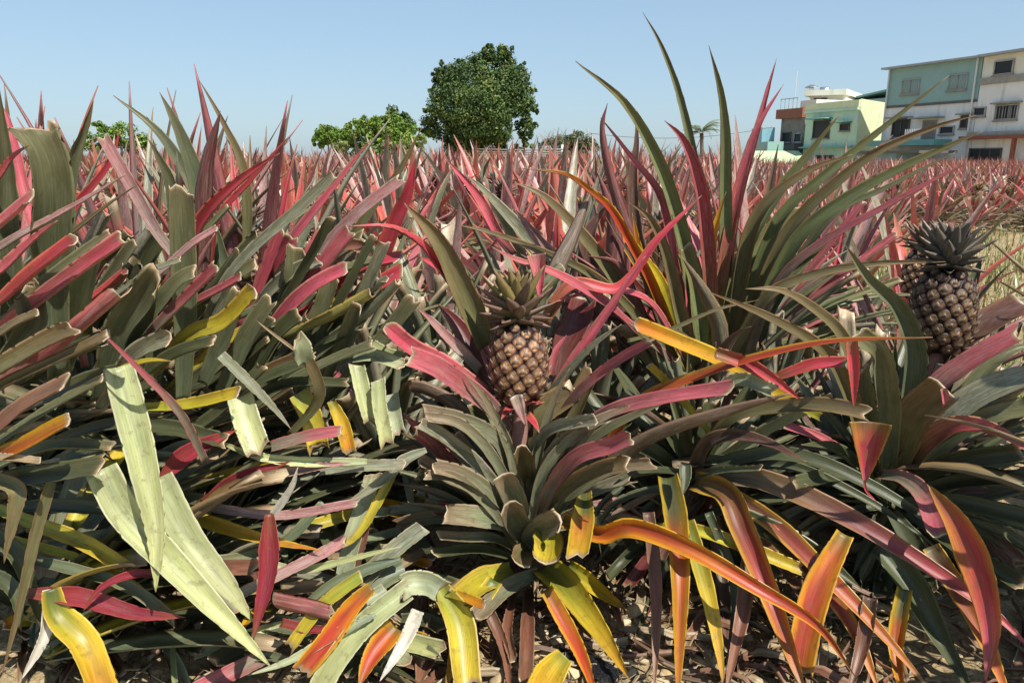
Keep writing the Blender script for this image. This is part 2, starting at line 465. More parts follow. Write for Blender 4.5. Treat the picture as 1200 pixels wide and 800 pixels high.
def traced(line, rng):
    """One blade whose midline was read off the photograph and given its own distance."""
    parts = [q.strip() for q in line.split('|')]
    toks = parts[0].split()
    ox, oy, s = CROPS[toks[0]]
    px = [(ox + float(q.split(',')[0]) / s, oy + float(q.split(',')[1]) / s) for q in toks[1:]]
    ys = [float(q) for q in parts[1].split()]
    w = float(parts[2]); style = parts[3]; end = parts[4]
    fac = float(parts[5]) if len(parts) > 5 and parts[5] else .6
    n = 34
    d = np.concatenate([[0], np.cumsum([math.dist(px[i], px[i + 1]) for i in range(len(px) - 1)])]); d /= d[-1]
    yy = np.interp(d, np.linspace(0, 1, len(ys)), ys)
    P = catmull([at(x, y, Y) for (x, y), Y in zip(px, yy)], n)
    if end in 'cb':          # rings gathered towards the cut so that its dry rim stays narrow
        ln = np.linalg.norm(P[-1] - P[0]); q = np.append(np.linspace(0, 1 - .008 / max(.08, ln), n - 2), [1 - .0018 / max(.08, ln), 1])
        P = np.stack([np.interp(q, np.linspace(0, 1, n), P[:, k]) for k in range(3)], 1)
    # keep the smoothed midline above the soil
    P[:, 2] = np.maximum(P[:, 2], .012)
    t = np.linspace(0, 1, n)
    amp = np.linalg.norm(P[-1] - P[0]) * .006
    P = P + amp * np.stack([np.sin(t * 7 + rng.random() * 6) * t, np.zeros(n), np.sin(t * 5 + rng.random() * 6) * t], 1)
    depth = P[:, 1] * math.cos(PITCH) - (P[:, 2] - CAM_H) * math.sin(PITCH)
    W = wprofile(t, end) * w * .86 * depth.mean() / FPX
    T = np.gradient(P, axis=0); T /= np.linalg.norm(T, axis=1)[:, None]
    V = np.array([0, 0, CAM_H]) - P; V /= np.linalg.norm(V, axis=1)[:, None]
    up = np.array([0, -.15, 1.0])[None, :].repeat(n, 0)
    U = (1 - abs(fac)) * up + fac * V * 1.0
    tw = (rng.random() - .5) * .5 * t
    U = U + tw[:, None] * np.cross(T, U)
    return P, W, U, style, end

def traced_blade(line, rng):
    P, W, U, style, end = traced(line, rng)
    mb = MB()
    blade(mb, P, W, U, style, end, cup=rng.uniform(.30, .62), rng=rng, tone=rng.uniform(.88, 1.12))
    return mb, P, style

COLOUR_WORD = dict(CR='crimson', CE='crimson, yellow edged', DR='dusty red', RD='red', PK='pink', MR='dark maroon', YO='yellow orange', YG='yellow green', OR='orange', OY='orange yellow', MO='maroon and orange',
                   MP='long maroon to pink', PL='pale green', SV='silvery pink', BR='dry brown', TN='dry tan', WH='dry whitish', GV='green to yellow', GO='green to orange')
def traced_plant(name, label, base, lines, group=None, seed=1):
    rng = random.Random(seed)
    root = empty(name, base)
    tag(root, label, 'pineapple plant', group)
    for ln in lines.strip().splitlines():
        if not ln.strip() or ln.strip().startswith('#'): continue
        mb, P, style = traced_blade(ln, rng)
        o = child_world(mb, 'leaf', LEAF, root)
        if style in COLOUR_WORD:
            o['label'] = COLOUR_WORD[style] + ' leaf blade'
    return root

# ------------------------------------------------------------------ the traced front plants (midline | distances | width | style | end | facing)
HERO = '''
g 870,560 700,440 560,330 440,350 | 1.40 1.46 | 34 | PU | c | -.4
g 750,650 600,480 470,400 390,385 | 1.38 1.40 | 30 | PU | c | -.4
g 780,420 690,200 600,60 535,-10 | 1.45 1.52 | 34 | MR | t | .6
c 400,850 340,680 240,560 130,480 | 1.44 1.50 | 26 | RD | t | .5
g 800,330 740,120 720,-20 715,-90 | 1.46 1.52 | 20 | PK | t | .6
c 440,900 330,650 200,400 60,235 | 1.43 1.36 | 37 | OL | t | .7
c 330,700 200,520 130,430 0,355 -210,340 | 1.42 1.30 | 17 | RD | t | .4
c 730,860 760,640 850,400 940,150 | 1.48 1.60 | 34 | PU | t | -.5
c 690,860 700,700 770,600 810,560 | 1.46 1.50 | 30 | G2 | c | -.5
h 60,330 100,160 150,60 180,-30 | 1.44 1.5 | 40 | MR | c | .6
h 0,470 130,260 340,-50 470,-240 | 1.42 1.36 | 19 | PK | t | .5
h -30,480 130,280 250,160 350,80 | 1.40 1.30 | 15 | SG | t | .5
d -10,800 120,620 340,640 530,400 725,190 | 1.44 1.46 | 20 | RD | t | .5
h -20,720 130,440 300,280 500,165 | 1.38 1.22 | 17 | GP | c | .5
g 760,410 600,300 410,210 280,100 | 1.38 1.26 | 27 | PK | c | .55
g 880,650 800,500 640,370 500,280 390,240 | 1.35 1.20 | 33 | GP | c | .6
g 720,300 600,180 500,70 430,0 | 1.42 1.36 | 20 | SV | t | .5
g 1060,320 1090,200 1135,130 | 1.36 1.36 | 12 | PK | t | .5
g 940,640 1030,500 1200,400 | 1.36 1.33 | 42 | OL | c | .6
h 30,760 150,450 230,300 | 1.42 1.42 | 30 | OL | c | .4
h -30,740 150,560 270,520 | 1.33 1.24 | 20 | SG | c | .55
m 720,330 700,240 685,160 | 1.32 1.24 | 27 | OL | c | .8
m 670,370 560,140 400,65 215,25 | 1.34 1.18 | 27 | GH | c | .6
m 640,470 470,260 330,150 185,70 | 1.32 1.16 | 24 | SG | c | .55
m 500,330 300,190 130,10 | 1.36 1.26 | 27 | RD | t | -.6
m 440,330 320,240 180,115 | 1.33 1.20 | 22 | RD | c | -.5
m 700,570 650,430 595,300 | 1.32 1.20 | 34 | GH | c | .85
m 700,610 660,520 625,425 | 1.30 1.19 | 36 | GH | c | .85
m 680,590 520,390 390,310 265,272 | 1.32 1.16 | 25 | GH | c | .55
m 660,610 470,410 310,320 205,250 | 1.33 1.20 | 24 | GH | c | .5
m 640,620 430,420 180,310 | 1.35 1.25 | 20 | G2 | c | .5
m 705,650 600,540 470,505 310,490 | 1.31 1.14 | 32 | GH | c | .7
m 700,690 560,610 420,610 295,600 | 1.30 1.15 | 20 | GH | c | .5
m 690,710 480,660 270,675 | 1.30 1.16 | 19 | G2 | c | .5
m 720,650 690,690 670,735 | 1.27 1.16 | 32 | OL | c | .8
m 700,660 780,570 875,520 | 1.30 1.17 | 38 | GH | c | .75
m 800,560 810,640 800,715 | 1.26 1.15 | 42 | YG | c | .85
m 980,390 970,540 940,700 | 1.26 1.12 | 33 | GO | c | .85
m 735,600 830,370 960,220 1100,170 1195,130 | 1.31 1.12 | 25 | GP | c | .6
m 760,600 900,380 1060,290 1200,260 | 1.30 1.12 | 27 | OL | c | .6
m 735,500 850,210 1000,90 | 1.33 1.22 | 24 | GH | c | .5
h -80,820 200,570 330,490 560,430 860,390 | 1.33 1.10 | 24 | GP | c | .6
h -20,830 300,570 500,470 600,430 | 1.34 1.18 | 20 | GH | t | .5
m 700,260 820,110 960,70 1040,60 | 1.34 1.20 | 20 | SG | c | .55
z 690,580 760,520 850,487 925,462 | 1.34 1.16 | 44 | PU | t | -.3
z 690,560 752,470 815,442 881,420 969,400 1090,396 | 1.36 1.04 | 20 | OR | t | .5
z 660,610 705,628 738,620 800,640 885,688 960,735 1005,795 | 1.22 1.06 1.0 | 29 | OR | t | .8
n 790,250 900,350 1010,500 1190,790 | 1.28 1.03 | 44 | GV | t | .9
n 900,260 1000,330 1090,400 1180,460 | 1.32 1.22 | 26 | GV | t | .8
n 640,270 500,330 380,420 | 1.27 1.12 | 38 | YG | c | .8
n 770,280 600,370 480,490 | 1.28 1.12 | 26 | GH | c | .7
n 300,350 390,520 425,830 | 1.15 1.03 | 42 | YG | c | .9
n 720,360 710,560 690,820 | -.96 -.96 | 21 | BR | c | .9
n 650,370 620,560 655,690 | -.96 -.96 | 15 | BR | c | .9
n 850,380 940,500 1020,600 | -.94 -.97 | 16 | BR | t | .9
n 320,490 250,660 190,830 | 1.16 1.04 | 40 | BR | t | .85
z 580,680 540,740 522,812 | 1.2 1.04 | 28 | GV | t | .85
z 640,690 678,760 700,825 | 1.2 1.04 | 24 | OR | t | .85
z 560,690 588,750 600,820 | 1.2 1.06 | 18 | BR | t | .85
z 612,640 590,560 540,500 500,490 | 1.30 1.18 | 17 | GH | c | .6
z 614,640 600,540 570,470 545,440 | 1.33 1.26 | 18 | GH | t | .6
z 618,640 640,550 690,500 740,480 | 1.30 1.20 | 17 | GH | c | .6
z 616,640 628,540 650,470 668,430 | 1.34 1.28 | 18 | GH | t | .6
z 610,650 570,590 530,560 498,558 | 1.28 1.16 | 16 | GH | c | .6
z 620,650 670,580 720,550 770,545 | 1.28 1.16 | 18 | GH | c | .6
'''
TALL = '''
z 838,390 855,270 885,160 918,97 | 1.85 1.85 | 18 | DR | t | .6
z 846,380 862,250 893,130 912,70 | 1.92 1.96 | 15 | DR | t | .6
z 850,390 851,220 850,160 844,110 831,54 | 1.88 1.80 | 19 | GN | t | .7
z 835,390 825,260 812,180 798,122 788,88 771,44 755,15 | 1.95 1.98 | 14 | GN | t | .6
z 820,395 800,285 768,189 731,122 675,71 | 1.84 1.74 | 23 | GN | t | .6
z 790,400 747,300 725,240 705,152 710,121 | 1.80 1.76 | 20 | MR | t | -.6
z 780,400 747,280 741,209 744,170 745,130 | 1.86 1.88 | 18 | PU | t | .6
z 835,390 822,225 800,168 778,142 | 1.78 1.70 | 22 | DR | t | .6
z 810,420 795,370 775,236 737,185 705,140 | 1.82 1.78 | 17 | PK | t | .5
z 795,410 765,340 745,300 715,247 690,225 665,207 610,196 | 1.74 1.5 | 16 | OR | t | .6
z 815,430 800,380 780,295 760,257 735,235 | 1.72 1.60 | 20 | OL | t | .6
z 800,420 775,335 745,290 722,240 | 1.76 1.66 | 16 | GV | t | .5
z 805,430 770,350 752,300 740,250 | 1.80 1.74 | 18 | OY | t | .5
z 845,430 840,380 825,345 798,300 | 1.70 1.56 | 26 | OL | t | -.6
z 845,400 875,290 915,222 950,180 987,133 | 1.85 1.75 | 20 | GN | t | .6
z 855,410 890,255 945,202 998,180 | 1.82 1.66 | 23 | OL | t | .5
z 855,420 915,255 960,212 1030,155 1112,89 | 1.82 1.66 | 18 | GN | t | .6
z 858,410 900,290 982,210 1045,157 | 1.90 1.84 | 12 | DR | t | .5
z 860,420 925,272 982,215 1030,180 1100,150 1142,137 | 1.80 1.56 | 19 | OL | t | .6
z 865,430 937,280 1000,230 1055,200 1115,172 1150,156 | 1.78 1.52 | 23 | GN | t | .6
z 870,430 975,255 1040,220 1122,180 | 1.84 1.66 | 14 | GR | t | .5
z 872,430 915,330 962,287 1040,242 1100,210 1138,192 | 1.74 1.46 | 16 | GP | t | .5
z 850,430 905,345 950,325 1025,310 1110,305 | 1.68 1.40 | 18 | OL | t | .6
z 850,430 870,340 900,280 930,240 | 1.84 1.84 | 26 | GN | c | .6
z 860,430 900,350 960,290 1000,262 | 1.80 1.74 | 24 | GN | t | .6
z 830,430 832,330 838,270 850,225 | 1.80 1.76 | 17 | GV | t | .7
z 825,430 815,340 800,290 | 1.78 1.76 | 24 | GN | c | .6
z 795,430 740,385 705,352 650,318 600,300 575,288 | 1.74 1.42 1.36 | 19 | PK | t | .6
z 628,298 632,325 632,358 | 1.37 1.36 | 26 | PK | v | .9
z 800,420 760,355 727,342 690,345 645,355 | 1.70 1.40 | 13 | PK | t | .5
z 790,420 700,330 640,300 572,272 535,261 | 1.80 1.56 | 17 | OL | t | .6
z 775,420 700,300 640,235 600,215 | 1.86 1.8 | 24 | OL | t | .5
z 660,310 625,290 600,262 572,232 545,205 | 1.95 1.90 | 24 | SG | t | .5
z 600,300 580,272 565,240 547,215 521,186 | 1.98 1.92 | 18 | PK | t | .5
z 660,330 645,305 620,270 603,245 | 1.90 1.84 | 22 | SV | t | .6
z 845,435 785,387 760,400 740,383 | 1.5 1.42 | 8 | OL | t | .5
z 735,400 785,387 840,362 890,351 | 1.46 1.40 | 8 | OL | t | .5
z 740,440 722,330 716,260 700,200 | 1.95 2.0 | 32 | MR | t | -.6
z 705,430 690,330 690,280 712,240 | 1.92 1.95 | 36 | PU | t | .6
z 770,430 740,350 720,310 690,300 | 1.80 1.78 | 22 | MR | t | -.5
z 880,430 890,350 920,300 925,250 | 1.95 1.95 | 16 | DR | t | .5
z 890,420 950,340 1010,300 | 1.9 1.85 | 26 | PU | t | -.5
'''
RIGHT = '''
z 1040,575 1040,470 1025,415 1000,397 | 1.36 1.16 | 32 | GR | c | .7
z 998,398 1000,435 1001,478 | 1.15 1.13 | 17 | RD | t | .9
z 1060,520 1071,417 1050,366 1020,332 992,285 | 1.40 1.34 | 32 | GR | t | .7
z 1070,520 1080,440 1090,400 1095,380 | 1.46 1.46 | 26 | GR | c | .6
z 1035,570 1015,490 1005,430 | 1.40 1.34 | 26 | GR | c | .7
z 1025,560 989,454 962,413 901,373 835,341 | 1.36 1.20 | 24 | OL | t | .6
z 1030,540 989,400 952,363 911,339 875,336 | 1.42 1.28 | 21 | OL | t | .6
z 1042,560 1070,490 1108,450 | 1.34 1.22 | 50 | OL | c | .75
z 1105,455 1108,465 1106,485 | 1.22 1.21 | 10 | PK | t | .8
z 1050,565 1090,520 1125,502 1165,507 1215,535 | 1.33 1.12 | 36 | MP | t | .6
z 1055,575 1120,545 1200,532 | 1.34 1.2 | 28 | G2 | c | .6
z 1055,580 1130,565 1220,560 | 1.33 1.18 | 24 | G2 | c | .6
z 1050,590 1120,590 1220,610 | 1.32 1.15 | 26 | G2 | c | .6
z 1060,560 1100,500 1150,465 1210,440 | 1.37 1.26 | 42 | SG | c | .5
z 1060,570 1110,520 1160,490 1215,475 | 1.36 1.24 | 30 | GR | c | .5
z 1075,540 1120,407 1160,380 1205,358 | 1.46 1.42 | 40 | PU | c | .5
z 1070,540 1094,460 1137,427 1205,388 | 1.42 1.34 | 32 | GP | c | .5
z 1020,494 1018,530 1012,570 | 1.10 1.08 | 52 | CE | v | .95
z 1012,562 1016,576 1028,588 | 1.08 1.07 | 4 | RD | t | .9
z 1032,557 1058,562 1080,582 1100,630 | 1.28 1.08 | 28 | GP | c | .6
z 1088,568 1125,620 1152,690 1160,745 1155,797 | 1.10 1.0 | 46 | CE | l | .9
z 1040,590 1000,560 930,570 | 1.36 1.22 | 24 | G2 | c | .6
z 1030,575 980,530 940,520 | 1.38 1.26 | 26 | G2 | t | .6
z 1045,600 1070,640 1090,700 | 1.28 1.14 | 30 | G2 | c | .7
z 1080,560 1150,440 1190,410 1215,405 | 1.50 1.5 | 26 | GR | t | .4
z 1060,600 1120,640 1200,690 | 1.30 1.1 | 26 | G2 | c | .6
z 1100,470 1115,395 1140,330 1150,300 | 1.62 1.7 | 26 | G2 | t | .5
'''
MID = '''
z 817,562 875,560 925,575 1000,610 1080,658 1158,712 1215,768 | 1.32 1.16 1.0 | 34 | MP | t | .75
z 822,550 900,532 955,540 1025,572 1095,617 1160,672 | 1.34 1.10 | 24 | G2 | t | .6
z 815,555 850,550 925,548 1000,578 1060,612 1110,650 | 1.36 1.16 | 18 | G2 | t | .55
z 783,560 790,595 795,660 796,830 | 1.26 1.06 1.0 | 36 | OY | t | .9
z 815,565 850,578 870,620 900,690 930,770 948,825 | 1.30 1.12 1.0 | 38 | MO | t | .85
z 840,570 911,618 959,665 1019,729 1095,815 | 1.30 1.12 1.0 | 30 | MO | t | .8
z 990,626 958,690 935,785 | 1.16 1.05 | 40 | OR | c | .9
z 1030,640 1070,690 1097,740 1145,820 | 1.2 1.04 | 40 | G2 | t | .7
z 850,600 950,650 1010,690 | 1.25 1.15 | 34 | G2 | t | .6
z 815,560 775,552 740,556 715,570 | 1.32 1.18 | 14 | G2 | t | .5
z 815,560 850,552 893,548 | 1.30 1.18 | 10 | GR | c | .5
z 803,545 803,560 800,580 | 1.22 1.18 | 18 | G2 | t | .9
z 815,550 832,520 862,512 900,520 947,543 | 1.34 1.14 | 26 | PU | t | .6
z 810,555 800,520 800,490 | 1.38 1.36 | 26 | G2 | c | .6
z 812,555 830,500 835,470 | 1.40 1.40 | 26 | G2 | c | .6
z 800,560 760,530 720,520 | 1.40 1.34 | 26 | G2 | c | .6
z 815,550 860,490 920,480 975,479 1018,487 | 1.34 1.14 | 24 | OL | c | .55
z 960,490 905,460 848,425 790,402 740,383 | 1.30 1.22 | 24 | YO | c | .6
z 838,414 880,430 912,450 940,470 | 1.20 1.20 | 20 | RD | t | .8
z 830,470 868,448 910,462 | 1.26 1.18 | 22 | PG | c | .5
z 905,445 952,430 992,427 | 1.24 1.20 | 19 | RD | c | .6
z 840,520 780,450 757,428 | 1.34 1.26 | 14 | YG | c | .5
z 800,520 745,480 700,478 | 1.40 1.3 | 14 | PU | t | .5
z 750,620 810,622 870,640 940,668 | 1.25 1.15 | 20 | YG | c | .6
z 830,600 860,680 850,790 | 1.22 1.1 | 14 | G2 | t | .8
z 730,570 700,600 705,650 | 1.30 1.24 | 9 | G2 | t | .5
z 815,565 720,590 690,640 | 1.34 1.26 | 12 | G2 | t | .5
z 760,600 770,700 765,815 | 1.2 1.04 | 20 | BR | t | .85
z 805,610 830,700 850,810 | 1.18 1.03 | 26 | GV | t | .85
z 880,640 870,720 850,820 | 1.2 1.03 | 24 | BR | t | .85
z 900,620 990,720 1035,818 | 1.22 1.02 | 26 | MO | t | .8
z 1020,700 1010,760 990,822 | 1.1 1.02 | 22 | BR | t | .85
z 1090,640 1150,740 1185,825 | 1.15 1.0 | 30 | MO | t | .8
z 1060,690 1050,760 1062,828 | 1.12 1.02 | 24 | OY | t | .85
'''
# the big plant at the left edge, whose blades stand against the sky
LEFT_EDGE = '''
z 70,440 60,300 60,220 50,175 33,148 | 1.10 1.00 | 50 | GR | c | .8
z 20,420 10,270 8,180 -2,95 | 1.08 1.0 | 32 | GR | t | .8
z 80,420 78,260 86,192 97,155 108,116 | 1.22 1.16 | 25 | GR | t | .7
z 100,430 60,260 45,170 42,140 | 1.3 1.3 | 14 | PK | t | .6
z 10,420 40,380 35,345 30,335 | 1.0 .98 | 38 | GR | c | .8
z -60,300 0,205 15,185 34,171 | 1.05 .98 | 20 | RD | t | .5
z -60,320 -10,275 20,250 38,232 | 1.02 .96 | 24 | PK | c | .5
z -60,340 0,292 70,250 146,205 | 1.04 .98 | 18 | SV | t | .5
z 20,320 75,280 115,250 158,219 | 1.10 1.04 | 11 | OL | t | .5
z -60,440 50,352 100,315 150,279 | 1.02 .94 | 26 | PK | c | .55
z -60,390 0,355 37,325 89,284 | 1.00 .93 | 24 | RD | c | .5
z -60,360 0,320 30,292 68,258 | 1.02 .96 | 24 | PK | t | .5
z -60,410 0,385 60,330 130,280 | 1.04 .98 | 20 | GR | c | .5
z -60,480 0,435 50,405 92,388 | .98 .92 | 30 | OL | c | .55
z -40,470 40,430 100,380 148,344 | 1.00 .92 | 28 | RD | c | -.5
z -60,500 0,455 62,425 124,396 | .98 .90 | 22 | OL | c | .5
z -60,420 0,392 20,378 46,367 | .98 .93 | 17 | OL | c | .5
z -60,540 0,500 32,475 78,449 | .96 .90 | 30 | BR | c | .6
z -60,555 0,517 50,485 122,446 | .98 .92 | 16 | GR | c | .5
z -60,560 0,535 37,520 80,496 | .96 .90 | 28 | OY | c | .6
z 10,440 70,420 130,400 | 1.1 1.0 | 30 | G2 | c | .5
z 80,430 100,340 112,300 | 1.2 1.16 | 34 | G2 | c | .6
z -30,330 30,240 75,200 | 1.2 1.16 | 18 | PK | t | .5
z 40,330 85,250 130,190 142,150 | 1.30 1.30 | 15 | RD | t | .5
z 60,320 30,230 10,140 5,125 | 1.35 1.4 | 18 | PK | t | .5
'''
LEFT_MID = '''
z 230,330 185,275 152,218 120,158 | 1.30 1.24 | 17 | SV | c | .6
z 215,330 210,280 200,220 172,161 | 1.34 1.26 | 26 | GR | t | .6
z 215,470 217,360 215,280 211,222 | 1.24 1.16 | 34 | GR | c | .8
z 235,330 238,260 243,190 258,131 | 1.36 1.32 | 28 | MR | t | -.7
z 250,330 232,215 212,160 186,108 | 1.50 1.44 | 28 | GR | t | .6
z 270,330 222,212 185,155 132,113 | 1.56 1.50 | 20 | GR | t | .6
z 290,330 285,197 265,150 232,95 | 1.66 1.60 | 14 | OL | t | .6
z 225,320 232,275 250,245 287,210 328,181 | 1.30 1.20 | 24 | RD | t | .5
z 245,330 255,260 300,205 340,160 | 1.46 1.42 | 12 | RD | t | .5
z 240,380 265,330 300,290 350,247 392,206 | 1.30 1.22 | 18 | SG | c | .5
z 300,330 340,285 390,220 436,164 | 1.46 1.40 | 17 | PK | t | .5
z 330,350 385,287 425,247 472,209 | 1.50 1.42 | 19 | SV | c | .5
z 400,300 440,240 470,200 493,151 | 1.7 1.66 | 15 | OL | t | .6
z 440,330 463,262 478,225 489,184 | 1.6 1.55 | 25 | RD | t | .6
z 370,330 400,290 425,292 440,320 442,340 | 1.40 1.30 | 17 | BR | c | .7
z 120,470 140,400 170,355 187,324 | 1.16 1.08 | 42 | GR | c | .7
z 140,430 162,390 212,332 231,321 | 1.14 1.06 | 26 | GR | c | .6
z 120,480 140,450 165,415 200,396 | 1.12 1.05 | 28 | SG | c | .65
z 150,430 185,385 220,350 258,314 | 1.16 1.08 | 19 | GP | c | .5
z 140,470 170,440 212,415 252,402 | 1.14 1.06 | 22 | G2 | c | .55
z 100,370 148,338 175,320 214,305 | 1.14 1.08 | 11 | SG | c | .5
z 150,350 200,310 228,285 256,267 | 1.18 1.12 | 15 | SV | c | .5
z 180,440 225,395 260,380 302,343 | 1.16 1.08 | 30 | YG | c | .6
z 240,540 212,487 165,435 116,386 | 1.02 .94 | 13 | GP | t | .6
z 130,470 180,440 150,300 | 1.3 1.3 | 26 | G2 | c | .6
z 240,450 262,400 285,340 | 1.2 1.16 | 30 | GR | c | .6
z 260,460 290,400 320,350 | 1.24 1.2 | 28 | GR | c | .65
z 280,470 320,400 355,370 | 1.26 1.2 | 28 | G2 | c | .6
z 250,480 300,450 370,420 | 1.2 1.15 | 20 | G2 | c | .5
z 270,500 340,450 400,420 440,405 | 1.24 1.16 | 18 | GR | c | .5
z 250,500 330,455 410,450 | 1.22 1.15 | 16 | G2 | c | .5
z 300,470 350,420 380,360 390,320 | 1.34 1.3 | 26 | GR | c | .6
z 300,440 330,380 345,330 350,290 | 1.36 1.32 | 30 | GR | c | .6
z 320,460 380,410 430,370 | 1.32 1.26 | 20 | GR | c | .6
z 150,480 230,475 282,462 | 1.12 1.04 | 20 | YG | c | .5
z 130,440 170,425 200,422 | 1.06 1.02 | 12 | YG | t | .5
z 340,510 375,465 360,422 345,410 | 1.16 1.10 | 17 | OL | c | .7
z 356,425 352,408 345,398 | 1.10 1.08 | 28 | PG | c | .7
z 345,410 325,395 300,375 | 1.12 1.1 | 5 | TN | t | .7
z 270,470 230,470 190,495 | 1.15 1.08 | 12 | G2 | t | .5
z 200,470 280,490 350,475 400,430 | 1.28 1.2 | 14 | G2 | t | .5
'''
LEFT_LOW = '''
z -40,590 5,565 62,555 122,545 | .98 .94 | 30 | G2 | c | .6
z -40,570 5,545 62,525 130,525 | 1.02 .98 | 20 | GR | c | .5
z -40,540 0,537 48,542 | .94 .90 | 13 | TN | c | .5
z -20,600 55,595 130,600 180,610 | 1.1 1.05 | 22 | G2 | c | .5
z -20,590 50,618 101,638 152,666 | 1.08 1.0 | 22 | YG | c | .65
z -20,640 45,658 100,672 155,690 208,728 | 1.05 .98 | 17 | GR | c | .6
z -20,625 40,640 95,655 150,680 190,710 | 1.08 1.02 | 14 | YG | t | .6
z -10,560 20,575 18,600 5,660 | .95 .92 | 24 | OL | t | .7
z 62,560 44,620 30,682 0,792 | .96 .92 | 16 | OL | t | .75
z 60,690 67,719 98,753 122,812 | .97 .92 | 40 | GV | c | .85
z -20,670 15,690 25,740 | 1.0 .97 | 22 | G2 | t | .7
z -20,620 20,650 40,700 50,740 | 1.02 1.0 | 24 | G2 | t | .6
z 60,520 130,500 200,505 270,520 | 1.12 1.05 | 24 | G2 | c | .5
z 70,540 150,520 230,500 310,430 | 1.16 1.1 | 22 | G2 | c | .5
z 30,480 100,450 170,430 | 1.14 1.08 | 26 | G2 | c | .5
z 60,600 150,585 240,590 | 1.15 1.08 | 26 | G2 | c | .5
z 50,640 150,630 220,660 280,720 | 1.1 1.04 | 22 | GR | c | .5
z 380,590 330,640 260,660 200,655 | 1.14 1.08 | 22 | GR | c | .5
'''
